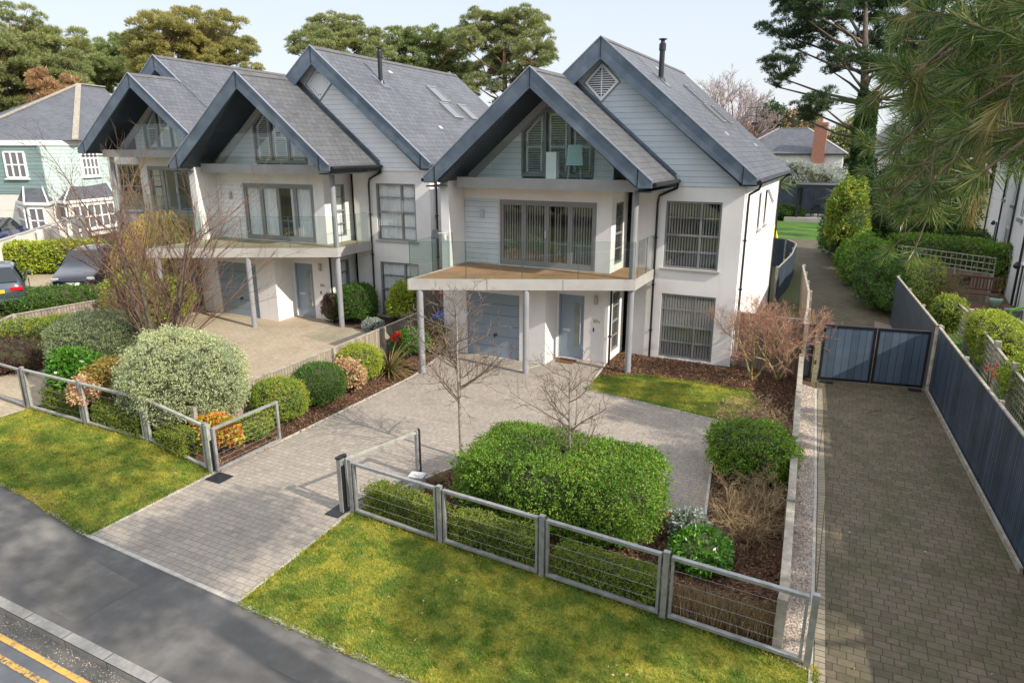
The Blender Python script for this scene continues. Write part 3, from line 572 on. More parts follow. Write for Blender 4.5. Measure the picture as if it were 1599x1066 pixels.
# ------------------------------------------------------------------ the three modern gabled houses
OX, OY = -7.27, 20.9
def modern_house(loc, rz, label, flip=False, clad='clad_blue', worn='slate_worn', deck='deck', dress='blind', number=None, cladfirst=None, third=False):
    H = root('modern_house', loc, label, 'house', 'modern houses with slate gables', rz)
    org = (OX, OY, 0)
    def P(m, name, mats, parent=H, **k): return m.build(name, mats, parent, org=org, flip=flip, **k)
    RW = M['render2' if third else 'render']
    m = MB()
    m.wall('y', 21.35, 21.65, -6.15, -2.85, -.8, 5.56, [(-5.13, -3.43, .06, 2.16), (-5.15, -3.46, 2.98, 5.05)])
    m.wall('x', -6.75, -6.45, 20.3, 21.65, -.8, 5.56, [(20.45, 21.2, .25, 2.2), (20.42, 21.2, 3.1, 5.0)])
    m.wall('y', 20.0, 20.3, -8.15, -6.45, -.8, 2.60, [(-8.12, -7.24, -.0, 2.12)])
    m.wall('x', -8.45, -8.15, 19.3, 20.3, -.8, 2.60)
    m.wall('y', 19.0, 19.3, -11.85, -8.15, -.8, 2.60, [(-10.98, -9.05, -.0, 2.15)])
    m.wall('y', 20.0, 20.3, -11.55, -6.45, 2.60, 5.42, [(-10.24, -6.93, 2.93, 5.02)])
    m.box((-11.85, 19.0, 2.60), (-11.55, 20.3, 5.66)); m.box((-11.85, 19.3, -.8), (-11.55, 20.3, 2.6))
    m.box((-11.85, 20.3, -.8), (-11.55, 31.2, 5.6)); m.box((-11.55, 30.9, -.8), (-3.15, 31.2, 5.6))
    m.wall('x', -3.15, -2.85, 21.65, 31.2, -.8, 5.6, [(24.9, 25.5, 3.9, 5.15), (26.7, 27.3, 3.9, 5.15)])
    m.prism([(-11.7, 5.6), (-2.9, 5.6), (-7.27, 9.3)], 'y', 30.95, 31.15)
    P(m, 'wall', RW)
    m = MB(); m.box((-11.5, 20.35, 2.58), (-6.5, 30.8, 2.75)); m.box((-6.4, 21.7, 2.58), (-3.2, 30.8, 2.75)); m.box((-11.5, 20.35, 5.36), (-6.5, 30.8, 5.5)); m.box((-6.4, 21.7, 5.36), (-3.2, 30.8, 5.5)); m.box((-11.5, 23.6, -.2), (-3.2, 23.7, 5.36))
    m.box((-11.5, 20.35, -.2), (-11.4, 30.8, 5.3)); m.box((-8.6, 19.35, -.2), (-8.5, 23.5, 2.5)); P(m, 'interior', M['interior'])
    # gable wall in weatherboard
    m = MB(); g = lambda x: 9.52 - .84 * abs(x + 7.27)
    m.prism([(-11.6, 5.56), (-2.85, 5.56), (-2.85, g(-2.85)), (-7.27, g(-7.27)), (-11.6, g(-11.6))], 'y', 21.33, 21.6)
    m.box((-6.42, 21.31, 5.50), (-2.83, 21.36, 5.57)); P(m, 'gable_cladding', M[clad])
    m = MB(); m.box((-11.53, 19.97, 2.93), (-10.29, 20.02, 5.02)); P(m, 'cladding_panel', M[cladfirst or clad])
    # roofs
    def roof(nm, px, pz, ex, lex, y0, y1, y1l, ma, t=.16):
        s = .84; m = MB()
        if ex is not None: m.prism([(px, pz), (ex, pz - s * (ex - px)), (ex, pz - s * (ex - px) - t), (px, pz - t * 1.3)], 'y', y0, y1)
        m.prism([(px, pz), (px, pz - t * 1.3), (lex, pz - s * (px - lex) - t), (lex, pz - s * (px - lex))], 'y', y0, y1l)
        r = P(m, nm, ma)
        m = MB(); m.prism([(px - .13, pz - .085), (px, pz + .035), (px + .13, pz - .085)], 'y', y0 + .02, y1); P(m, 'ridge_tiles', M['ridge'], r); return r
    R1 = roof('roof', -7.27, 9.78, -2.49, -12.05, 20.9, 31.75, 31.75, M['slate'])
    R2 = roof('porch_roof', -8.45, 8.76, -4.85, -12.05, 18.42, 21.30, 20.97, M[worn])
    m = MB(); # lead flashing where the porch roof meets the gable
    m.beam((-8.35, 21.29, 8.74), (-4.9, 21.29, 5.84), .05, .07); P(m, 'flashing', M['zinc'], R2)
    # bargeboards
    def barge(px, pz, ex, lex, y0, y1, dep, lx=None):
        m = MB(); s = .84; lx = lex if lx is None else lx
        def side(x1, sg, cut):
            z1 = pz - s * abs(x1 - px)
            pts = [(px, pz + .03), (x1, z1 + .03), (x1, z1 - .16), (x1 - sg * .38, z1 - .16) if cut else (x1, z1 - dep), (px, pz + .03 - dep * 1.12)]
            m.prism(pts, 'y', y0, y1)
            c = MB()
        side(ex, 1, True); side(lx, -1, lx == lex)
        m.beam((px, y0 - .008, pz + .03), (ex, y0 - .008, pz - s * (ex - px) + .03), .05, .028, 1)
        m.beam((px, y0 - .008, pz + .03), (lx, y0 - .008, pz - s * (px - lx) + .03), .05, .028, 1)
        m.box((px - .012, y0 - .012, pz - dep), (px + .012, y0, pz), 2)
        for x, sg in ((ex, 1), (lex, -1)):
            if sg > 0 or lx == lex:
                zz = pz - s * abs(x - px); m.box((x - sg * .40 - .012, y0 - .012, zz - .18), (x - sg * .40 + .012, y0, zz + .34), 2)
        return m
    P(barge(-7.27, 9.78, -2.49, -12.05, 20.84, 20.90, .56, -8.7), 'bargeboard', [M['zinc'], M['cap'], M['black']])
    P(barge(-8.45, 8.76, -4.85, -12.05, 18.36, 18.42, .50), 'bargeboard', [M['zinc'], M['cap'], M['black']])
    m = MB(); so_ = lambda x: 8.215 - .84 * abs(x + 8.45)
    m.prism([(-8.45, so_(-8.45)), (-5.32, so_(-5.32)), (-5.32, so_(-5.32) + .05), (-8.45, so_(-8.45) + .06)], 'y', 18.44, 21.3)
    m.prism([(-8.45, so_(-8.45)), (-8.45, so_(-8.45) + .06), (-11.58, so_(-11.58) + .05), (-11.58, so_(-11.58))], 'y', 18.44, 20.8)
    P(MB().prism([(-7.27, 9.20), (-2.98, 9.20 - .84 * 4.29), (-2.98, 9.24 - .84 * 4.29), (-7.27, 9.24)], 'y', 20.9, 21.32), 'soffit', M['zinc'])
    m.box((-5.32, 18.44, 5.45), (-4.87, 21.3, 5.49)); m.box((-12.03, 18.44, 5.45), (-11.58, 20.9, 5.49)); m.box((-2.98, 20.92, 5.56), (-2.52, 31.7, 5.60)); m.box((-12.03, 20.92, 5.47), (-11.86, 31.7, 5.51))
    P(m, 'soffit', M['soffit'])
    m = MB(); m.prism([(-8.45, 7.94), (-8.45, 8.205), (-11.3, 8.205 - .84 * 2.85), (-11.3, 7.94 - .84 * 2.85)], 'y', 19.86, 19.96)
    m.prism([(-8.45, 7.94), (-5.9, 7.94 - .84 * 2.55), (-5.9, 8.205 - .84 * 2.55), (-8.45, 8.205)], 'y', 19.86, 19.96)
    P(m, 'gable_trim', M['fascia'])
    # recessed upper wall
    m = MB(); wt = lambda x: so_(x) - .10
    m.prism([(-11.25, 5.6), (-9.44, 5.6), (-9.44, so_(-9.44)), (-11.25, so_(-11.25))], 'y', 20.0, 20.2)
    m.prism([(-9.44, 7.2), (-8.62, 7.78), (-7.85, 7.78), (-7.85, so_(-7.85)), (-8.45, so_(-8.45)), (-9.44, so_(-9.44))], 'y', 20.0, 20.2)
    m.prism([(-7.85, 7.48), (-7.08, 6.83), (-7.08, so_(-7.08)), (-7.85, so_(-7.85))], 'y', 20.0, 20.2)
    m.prism([(-7.08, 5.6), (-6.45, 5.6), (-6.45, so_(-6.45)), (-7.08, so_(-7.08))], 'y', 20.0, 20.2)
    m.box((-6.47, 20.2, 5.5), (-6.45, 21.3, 6.3)); P(m, 'upper_wall', M['clad_pale'])
    # gable glazing
    A = [[(-9.44, 5.76), (-8.66, 5.76), (-8.66, 7.76), (-9.44, 7.2)], [(-8.66, 5.76), (-7.85, 5.76), (-7.85, 7.76), (-8.66, 7.76)], [(-7.85, 5.76), (-7.08, 5.76), (-7.08, 6.83), (-7.85, 7.48)]]
    m = MB(); gl = MB(); bl = MB()
    for q in A:
        c = Vector((sum(p[0] for p in q) / 4, sum(p[1] for p in q) / 4))
        ins = [tuple(c + (Vector(p) - c) * (1 - .085 / max((Vector(p) - c).length, .1) * 1.4)) for p in q]
        for i in range(4):
            j = (i + 1) % 4; m.prism([q[i], q[j], ins[j], ins[i]], 'y', 19.94, 20.02)
        gl.prism(ins, 'y', 19.975, 19.98)
        x0 = min(p[0] for p in ins) + .02; x1 = max(p[0] for p in ins) - .02; z = 5.88
        while z < 7.7:
            lo, hi = x0, x1
            for (a, b) in ((ins[3], ins[2]),):
                for _ in range(1):
                    f = lambda x: a[1] + (b[1] - a[1]) * (x - a[0]) / (b[0] - a[0])
                    if f(lo) < z:
                        lo = min([x for x in np.linspace(x0, x1, 30) if f(x) >= z], default=None)
                    if hi is not None and f(hi) < z: hi = max([x for x in np.linspace(x0, x1, 30) if f(x) >= z], default=None)
            if lo is None or hi is None or hi - lo < .05: break
            bl.obox(((lo + hi) / 2, 20.07, z), (hi - lo, .056, .009), 0, 0, R(-34)); z += .070
    for q in A:
        x0, x1 = q[0][0] + .12, q[1][0] - .12; zl, zr_ = q[3][1] - .16, q[2][1] - .16
        bl.box((x0, 20.045, 5.86), (x0 + .05, 20.10, zl)).box((x1 - .05, 20.045, 5.86), (x1, 20.10, zr_)).box((x0, 20.045, 5.84), (x1, 20.10, 5.90)).box((x0, 20.04, 6.62), (x1, 20.10, 6.68)).beam((x0, 20.07, zl), (x1, 20.07, zr_), .05, .05)
    m.box((-8.3, 19.9, 6.7), (-8.26, 19.94, 6.85)); fr = P(m, 'gable_door', M['frame'])
    P(gl, 'pane', M['glass'], fr); P(bl, 'shutter_blind', M['white'], fr)
    # diamond window
    cx_, cz_ = -7.36, 8.56; m = MB()
    for r_, t_, y_, mm in ((.60, .035, 21.30, 1), (.555, .10, 21.285, 0)):
        o_ = [(cx_, cz_ + r_), (cx_ - r_, cz_), (cx_, cz_ - r_), (cx_ + r_, cz_)]; i_ = [(cx_, cz_ + r_ - t_), (cx_ - r_ + t_, cz_), (cx_, cz_ - r_ + t_), (cx_ + r_ - t_, cz_)]
        for i in range(4): m.prism([o_[i], o_[(i + 1) % 4], i_[(i + 1) % 4], i_[i]], 'y', y_, 21.36, mm)
    m.box((cx_ - .02, 21.29, cz_ - .45), (cx_ + .02, 21.33, cz_ + .45)); fr = P(m, 'diamond_window', [M['white'], M['frame']])
    P(MB().prism([(cx_, cz_ + .46), (cx_ - .46, cz_), (cx_, cz_ - .46), (cx_ + .46, cz_)], 'y', 21.315, 21.325), 'pane', M['carglass'], fr)
    m = MB()
    for k in range(-6, 7):
        z = k * .065; h = .44 - abs(z)
        if h > .05:
            if dress == 'blind': m.obox((cx_, 21.302, cz_ + z), (2 * h, .012, .026), 0, 0, R(-20))
            else: m.obox((cx_, 21.307, cz_ + z), (2 * h, .008, .066))
    P(m, 'shutter_blind', M['white'] if dress == 'blind' else M['curtain'], fr)
    # windows
    def window(x0, x1, z0, z1, y, rows, split, ax='y', sill=True, dressm=dress, openrow=False):
        def bx(mm, a, b, lo, hi, d0, d1, mi=0):
            e_ = .025
            mm.box((a, y + d0, lo) if ax == 'y' else (y - d0 + e_, a, lo), (b, y + d1, hi) if ax == 'y' else (y - d1 + e_, b, hi), mi)
        m = MB(); t = .06
        bx(m, x0, x1, z0, z0 + t, .03, .11); bx(m, x0, x1, z1 - t, z1, .03, .11); bx(m, x0, x0 + t, z0 + t, z1 - t, .03, .11); bx(m, x1 - t, x1, z0 + t, z1 - t, .03, .11)
        for s_ in split:
            xs = x0 + (x1 - x0) * s_; bx(m, xs - .03, xs + .03, z0 + t, z1 - t, .033, .107)
        for r_, th in rows:
            zz = z0 + (z1 - z0) * r_; xs = [x0 + t] + [x0 + (x1 - x0) * s_ for s_ in split] + [x1 - t]
            for a, b in zip(xs, xs[1:]): bx(m, a + (.03 if a != x0 + t else 0), b - (.03 if b != x1 - t else 0), zz - th / 2, zz + th / 2, .036, .104)
        fr = P(m, 'window', M['frame']); g_ = MB(); bx(g_, x0 + t, x1 - t, z0 + t, z1 - t, .065, .07); P(g_, 'pane', M['glass'], fr)
        d_ = MB(); n = int((x1 - x0) / .09)
        if dressm == 'blind':
            for k in range(n):
                xx = x0 + t + (k + .5) * (x1 - x0 - 2 * t) / n
                c = (xx, y + .16, (z0 + z1) / 2) if ax == 'y' else (y - .16, xx, (z0 + z1) / 2); tw = 48 if z0 < 1 else 74
                d_.obox(c, (.075, .004, z1 - z0 - .1), R(tw if ax == 'y' else 90 + tw))
            P(d_, 'blind', M['blind'], fr)
        elif dressm == 'curtain':
            for k in range(n * 2):
                a = x0 + t + k * (x1 - x0 - 2 * t) / (2 * n); b = a + (x1 - x0 - 2 * t) / (2 * n); da, db = (.10, .14) if k % 2 else (.14, .10)
                if ax == 'y': vs = [(a, y + da, z0 + .05), (b, y + db, z0 + .05), (b, y + db, z1 - .05), (a, y + da, z1 - .05)]
                else: vs = [(y - da, a, z0 + .05), (y - db, b, z0 + .05), (y - db, b, z1 - .05), (y - da, a, z1 - .05)]
                d_.add(vs, [(0, 1, 2, 3)])
            P(d_, 'curtain', M['curtain'], fr)
        if sill: s2 = MB(); bx(s2, x0 - .08, x1 + .08, z0 - .06, z0 - .003, -.07, .06); P(s2, 'sill', M['fascia'] if not flip else M['frame'], fr)
        return fr
    rows = [(.25, .025), (.5, .06), (.76, .025)]
    window(-5.15, -3.46, 2.98, 5.05, 21.35, rows, [.64]); window(-5.13, -3.43, .06, 2.16, 21.35, rows, [.64], sill=False)
    window(20.42, 21.2, 3.1, 5.0, -6.45, rows, [], 'x', False); window(20.45, 21.2, .25, 2.2, -6.45, rows, [], 'x', False)
    window(24.9, 25.5, 3.9, 5.15, -2.85, [], [], 'x', True, None); w2 = window(26.7, 27.3, 3.9, 5.15, -2.85, [(.6, .05)], [], 'x', True, None)
    m = MB(); m.obox((-2.70, 27.0, 4.93), (.03, .52, .50), 0, 0, 0, R(-24)); P(m, 'open_sash', M['frame'], w2)
    # patio doors
    m = MB(); g_ = MB(); d_ = MB(); x0, x1, z0, z1 = -10.24, -6.93, 2.93, 5.02
    m.box((x0, 19.985, z1 - .09), (x1, 20.1, z1)); m.box((x0, 19.985, z0), (x1, 20.1, z0 + .05)); m.box((x0, 19.985, z0 + .05), (x0 + .06, 20.1, z1 - .09)); m.box((x1 - .06, 19.985, z0 + .05), (x1, 20.1, z1 - .09))
    n = 4; wd = (x1 - x0 - .12) / n
    for k in range(n):
        a = x0 + .06 + k * wd; b = a + wd; y0 = 20.0
        m.box((a + .004, y0, z0 + .05), (a + .075, y0 + .06, z1 - .09)); m.box((b - .075, y0, z0 + .05), (b - .004, y0 + .06, z1 - .09))
        m.box((a + .075, y0, z0 + .05), (b - .075, y0 + .06, z0 + .17)); m.box((a + .075, y0, z1 - .16), (b - .075, y0 + .06, z1 - .09))
        g_.box((a + .075, y0 + .03, z0 + .17), (b - .075, y0 + .034, z1 - .16))
        if dress == 'blind':
            for q in range(9):
                if rng.random() < .93: d_.obox((a + (q + .5) * wd / 9, 20.2, (z0 + z1) / 2), (.06, .004, z1 - z0 - .2), R(76 + rng.uniform(-5, 5)))
        elif dress == 'curtain' and k != 2 or (dress == 'curtain' and k == 2):
            lo, hi = (a, b) if k != 2 else (a + wd * .62, b); ns = max(int((hi - lo) / .06), 2)
            for q in range(ns):
                p, r_ = lo + (hi - lo) * q / ns, lo + (hi - lo) * (q + 1) / ns; da, db = (.09, .14) if q % 2 else (.14, .09)
                d_.add([(p, 20 + da, z0 + .06), (r_, 20 + db, z0 + .06), (r_, 20 + db, z1 - .1), (p, 20 + da, z1 - .1)], [(0, 1, 2, 3)])
    fr = P(m, 'patio_door', M['frame']); P(g_, 'pane', M['glass'], fr)
    if dress: P(d_, dress, M[dress], fr)
    P(MB().box((-8.615, 19.94, 3.85), (-8.585, 20.0, 4.1)), 'handle', M['lightgrey'], fr)
    # garage door, front door
    m = MB(); 
    for k in range(6): m.box((-10.96, 19.07, .01 + k * .356), (-9.07, 19.12, .01 + k * .356 + .346))
    m.box((-10.98, 19.13, 0), (-9.05, 19.16, 2.15)); gd = P(m, 'garage_door', M['garage'], bevel=.006)
    P(MB().box((-10.0, 19.05, .74), (-9.88, 19.07, .80)).tube([(-9.94, 19.05, .77), (-9.94, 19.0, .77), (-9.94, 19.0, .65)], .012, 6), 'handle', M['black'], gd)
    m = MB(); m.box((-8.12, 20.05, 0), (-8.06, 20.14, 2.12)); m.box((-7.30, 20.05, 0), (-7.24, 20.14, 2.12)); m.box((-8.06, 20.05, 2.06), (-7.30, 20.14, 2.12)); m.box((-8.06, 20.05, -.0), (-7.30, 20.14, .04))
    m.box((-8.055, 20.08, .045), (-7.305, 20.13, 2.055)); fd = P(m, 'front_door', M['garage'], bevel=.004)
    P(MB().box((-7.60, 20.07, .38), (-7.42, 20.079, 1.85)), 'glazing', M['pot'], fd)
    P(MB().tube([(-7.37, 20.06, .5), (-7.37, 20.02, .5), (-7.37, 20.02, 1.75), (-7.37, 20.06, 1.75)], .014, 8), 'handle', M['lightgrey'], fd)
    P(MB().box((-7.98, 20.065, .90), (-7.72, 20.078, .98)), 'letter_plate', M['lightgrey'], fd)
    # lamps, bell, number
    for c in ((-6.85, 19.93, 2.02), (-10.85, 19.90, 4.55), (-10.3, 19.93, 6.55), (-11.74, 18.93, 2.3)):
        P(MB().box((c[0] - .06, c[1] - .02, c[2] - .14), (c[0] + .06, c[1] + .065, c[2] + .14)), 'wall_lamp', M['lamp'], bevel=.03)
    P(MB().box((-6.93, 19.98, 1.0), (-6.89, 20.0, 1.12)), 'doorbell', M['black'])
    if number:
        tx = []
        for ch, sz, xx in ((number[:2], .15, -6.92), (number[2], .09, -6.755)):
            cu = bpy.data.curves.new('n', 'FONT'); cu.body = ch; cu.size = sz; cu.extrude = .006; cu.offset = .002
            o = bpy.data.objects.new('n', cu); COL.objects.link(o); bpy.context.view_layer.update()
            me = bpy.data.meshes.new_from_object(o.evaluated_get(bpy.context.evaluated_depsgraph_get()))
            for v in me.vertices: tx.append(None)
            b = MB(); b.add([(xx + v.co.x, 19.985 - v.co.z, 1.30 + v.co.y) for v in me.vertices], [tuple(p.vertices) for p in me.polygons])
            P(b, 'house_number', M['brass']); bpy.data.objects.remove(o); bpy.data.meshes.remove(me)
    # balcony deck
    A_, B_ = (-11.45, 16.38), (-5.40, 19.2)
    poly = [A_, B_, (-5.40, 21.34), (-6.44, 21.34), (-6.44, 19.99), (-11.54, 19.99), (-11.54, 18.99), (-11.45, 18.99)]
    m = MB()
    # fascia ring and soffit
    for a, b in ((A_, B_), (B_, (-5.40, 21.34)), ((-11.45, 18.99), A_)):
        d = (Vector(b) - Vector(a)).normalized(); nn = Vector((-d.y, d.x)) * .05
        m.add([(a[0], a[1], 2.6), (b[0], b[1], 2.6), (b[0] + nn.x, b[1] + nn.y, 2.6), (a[0] + nn.x, a[1] + nn.y, 2.6), (a[0], a[1], 2.92), (b[0], b[1], 2.92), (b[0] + nn.x, b[1] + nn.y, 2.92), (a[0] + nn.x, a[1] + nn.y, 2.92)],
              [(0,3,2,1),(4,5,6,7),(0,1,5,4),(1,2,6,5),(2,3,7,6),(3,0,4,7)])
    bal = P(m, 'balcony', M['fascia'])
    inn = [(-11.41, 16.45), (-5.45, 19.23), (-5.45, 21.33), (-6.43, 21.33), (-6.43, 19.98), (-11.53, 19.98), (-11.53, 18.98), (-11.41, 18.98)]
    m = MB()
    for t in tess(inn): m.prism(list(t), 'z', 2.615, 2.895)
    P(m, 'deck_floor', M[deck], bal)
    m = MB(); 
    for k in (1, 2):
        p = Vector(A_).lerp(Vector(B_), k / 3 + .02); q = Vector((-.4, -.9)).normalized() * .004
        P(MB().obox((p.x + q.x, p.y + q.y, 2.76), (.012, .02, .318), math.atan2(B_[1] - A_[1], B_[0] - A_[0])), 'fascia_joint', M['grey'], bal)
    def gpanels(p, q, z0, z1, n, nm='glass_balustrade'):
        p = Vector(p); q = Vector(q)
        for k in range(n):
            a = p.lerp(q, k / n); b = p.lerp(q, (k + 1) / n); d = (b - a).normalized(); a = a + d * .012; b = b - d * .012; nn = Vector((-d.y, d.x)) * .006
            mm = MB(); mm.add([(a.x, a.y, z0), (b.x, b.y, z0), (b.x, b.y, z1), (a.x, a.y, z1)], [(0, 1, 2, 3)])
            gp_ = P(mm, nm, M['balus']); e = MB(); e.beam((a.x, a.y, z1 + .003), (b.x, b.y, z1 + .003), .012, .006)
            e.beam((b.x, b.y, z0), (b.x, b.y, z1), .012, .005); e.beam((a.x, a.y, z0), (a.x, a.y, z1), .012, .005); P(e, 'glass_edge', M['gedge'], gp_)
    gpanels((-11.42, 16.5), (-5.45, 19.28), 2.90, 4.0, 4); gpanels((-11.42, 18.98), (-11.42, 16.5), 2.90, 4.0, 2); gpanels((-5.43, 19.5), (-5.43, 21.32), 2.90, 4.0, 2)
    # upper balcony
    m = MB(); m.box((-11.28, 19.08, 5.42), (-5.42, 19.14, 5.74)); m.box((-11.28, 19.14, 5.42), (-11.22, 20.0, 5.74)); m.box((-5.48, 19.14, 5.42), (-5.42, 21.32, 5.74)); ub = P(m, 'upper_balcony', M['grey'])
    m = MB(); m.box((-11.22, 19.14, 5.44), (-5.48, 19.998, 5.70)); m.box((-6.44, 19.998, 5.44), (-5.48, 21.32, 5.70)); P(m, 'balcony_slab', RW, ub)
    sg = lambda x: 8.16 - .84 * abs(x + 8.45)
    for a, b in ((-11.15, -10.1), (-10.1, -8.9), (-8.9, -7.7), (-7.7, -6.5), (-6.5, -5.75)):
        a += .008; b -= .008; pts = [(a, 5.74), (b, 5.74), (b, min(6.8, sg(b))), (a, min(6.8, sg(a)))]
        k_ = -9.93 if a < -9.93 < b else (-6.98 if a < -6.98 < b else None)
        if k_: pts.insert(3, (k_, 6.8))
        mm = MB(); mm.add([(p[0], 19.11, p[1]) for p in pts], [tuple(range(len(pts)))]); P(mm, 'glass_balustrade', M['balus'])
    # columns
    for c, z0, z1 in (((-11.18, 16.62), -.8, 2.6), ((-8.33, 17.95), -.8, 2.6), ((-5.56, 19.38), -.8, 2.61), ((-5.56, 19.38), 2.9, 5.42)):
        P(MB().tube([(c[0], c[1], z0), (c[0], c[1], z1)], .095, 20), 'column', M['column'], smooth=False)
    # gutters and downpipes
    P(MB().tube([(-2.42, 20.85, 5.68), (-2.42, 31.7, 5.68)], .06, 8), 'gutter', M['black']); P(MB().tube([(-12.12, 18.4, 5.66), (-12.12, 31.7, 5.66)], .06, 8), 'gutter', M['black'])
    P(MB().tube([(-4.79, 18.42, 5.66), (-4.79, 21.28, 5.66)], .06, 8), 'gutter', M['black'])
    for pts in ([(-4.79, 21.2, 5.62), (-4.82, 21.26, 5.45), (-5.36, 21.28, 5.2), (-5.40, 21.28, 5.0), (-5.40, 21.28, -.3)], [(-2.44, 21.5, 5.62), (-2.5, 21.6, 5.45), (-2.77, 21.7, 5.28), (-2.78, 21.7, 5.0), (-2.78, 21.7, -.3)],
                [(-2.44, 30.9, 5.62), (-2.77, 30.95, 5.3), (-2.77, 30.95, -.3)], [(-6.34, 19.93, 2.6), (-6.34, 19.93, -.3)], [(-12.1, 19.5, 5.6), (-12.0, 19.4, 5.4), (-11.93, 19.2, 5.1), (-11.93, 19.2, -.3)]):
        m = MB(); m.tube(pts, .036, 8)
        for z in (.9, 2.4, 3.9):
            if z < pts[0][2]: m.box((pts[-1][0] - .05, pts[-1][1] - .05, z), (pts[-1][0] + .05, pts[-1][1] + .05, z + .04))
        P(m, 'downpipe', M['black'])
    # roof fittings
    rs = lambda x: 9.78 - .84 * (x + 7.27)
    P(MB().lathe((-6.07, 23.4, rs(-6.07) - .1), [(.16, 0), (.13, .12), (.085, .16), (.085, .95), (.11, .96), (.11, 1.16), (.075, 1.18), (.06, 1.28), (.13, 1.28), (.13, 1.31)], 16), 'flue', M['dark_metal'], R1)
    P(MB().prism([(-6.3, rs(-6.3) + .012), (-5.75, rs(-5.75) + .012), (-5.75, rs(-5.75) + .02), (-6.3, rs(-6.3) + .02)], 'y', 23.15, 23.65), 'flashing', M['zinc'], R1)
    ang = math.atan(.84)
    def skylight(x, y, sx=1.0, sy=.78, sgn=1):
        z = rs(x) if sgn > 0 else 9.78 + .84 * (x + 7.27)
        m = MB(); M_ = Matrix.Translation((x, y, z + .03)) @ Matrix.Rotation(ang * sgn, 4, 'Y')
        def ob(c, s, mm, q): 
            hx, hy, hz = s[0] / 2, s[1] / 2, s[2] / 2
            mm.add([M_ @ (Vector(c) + Vector(p)) for p in [(-hx,-hy,-hz),(hx,-hy,-hz),(hx,hy,-hz),(-hx,hy,-hz),(-hx,-hy,hz),(hx,-hy,hz),(hx,hy,hz),(-hx,hy,hz)]], [(0,3,2,1),(4,5,6,7),(0,1,5,4),(1,2,6,5),(2,3,7,6),(3,0,4,7)], q)
        for c, s in (((0, -sy / 2 + .03, 0), (sx, .06, .1)), ((0, sy / 2 - .03, 0), (sx, .06, .1)), ((-sx / 2 + .03, 0, 0), (.06, sy - .12, .1)), ((sx / 2 - .03, 0, 0), (.06, sy - .12, .1))): ob(c, s, m, 0)
        sk = P(m, 'skylight', M['frame'], R1); g2 = MB(); ob((0, 0, .02), (sx - .12, sy - .12, .02), g2, 0); P(g2, 'pane', M['skyglass'], sk)
    skylight(-5.75, 27.3); skylight(-4.92, 26.9); skylight(-4.92, 28.5)
    if third: skylight(-9.2, 25.5, 1.2, .9, -1); skylight(-10.6, 27.2, 1.2, .9, -1)
    for x, y in ((-6.6, 24.9), (-4.0, 24.3), (-3.6, 28.6)):
        P(MB().obox((x, y, rs(x) + .03), (.16, .2, .05), 0, 0, 0, ang), 'vent_tile', M['lightgrey'], R1)
    return H
M['skyglass'] = mat('skylight_glass', (.12, .14, .16), .06, 0, .9)
M['lamp'].node_tree.nodes['Principled BSDF'].inputs['Roughness'].default_value = .4
HA = modern_house((OX, OY, 0), 0, 'nearest white house with blue-grey gable boards, grey vertical blinds and a rust-brown balcony floor', number='63A')
HB = modern_house((OX - 10.70, OY - .49, .32), R(2.4), 'middle white house with pale gable boards and white net curtains behind its patio doors', clad='clad_pale', deck='deck2', dress='curtain', number='63B')
HC = modern_house((-28.76, 22.40, .81), R(5.0), 'farthest cream house of the three gabled ones, with dark uncurtained patio windows', flip=True, clad='clad_pale', deck='deck2', dress=None, worn='slate', third=True)
cm = MB(); cm.box((-11.75, 18.93, 3.95), (-11.60, 18.96, 3.98)); cm.obox((-12.0, 18.85, 3.93), (.24, .02, .30), R(10), 1, R(-25)); cm.box((-11.66, 18.8, 3.90), (-11.64, 18.99, 3.93))
cm.box((-11.9, 18.86, 3.965), (-11.64, 18.885, 3.985)); cm.lathe((-11.62, 18.84, 3.74), [(.02, 0), (.045, .03), (.05, .10), (.03, .16)], 12)
c = cm.build('security_camera', [M['white'], M['carglass']], HA, org=(OX, OY, 0))

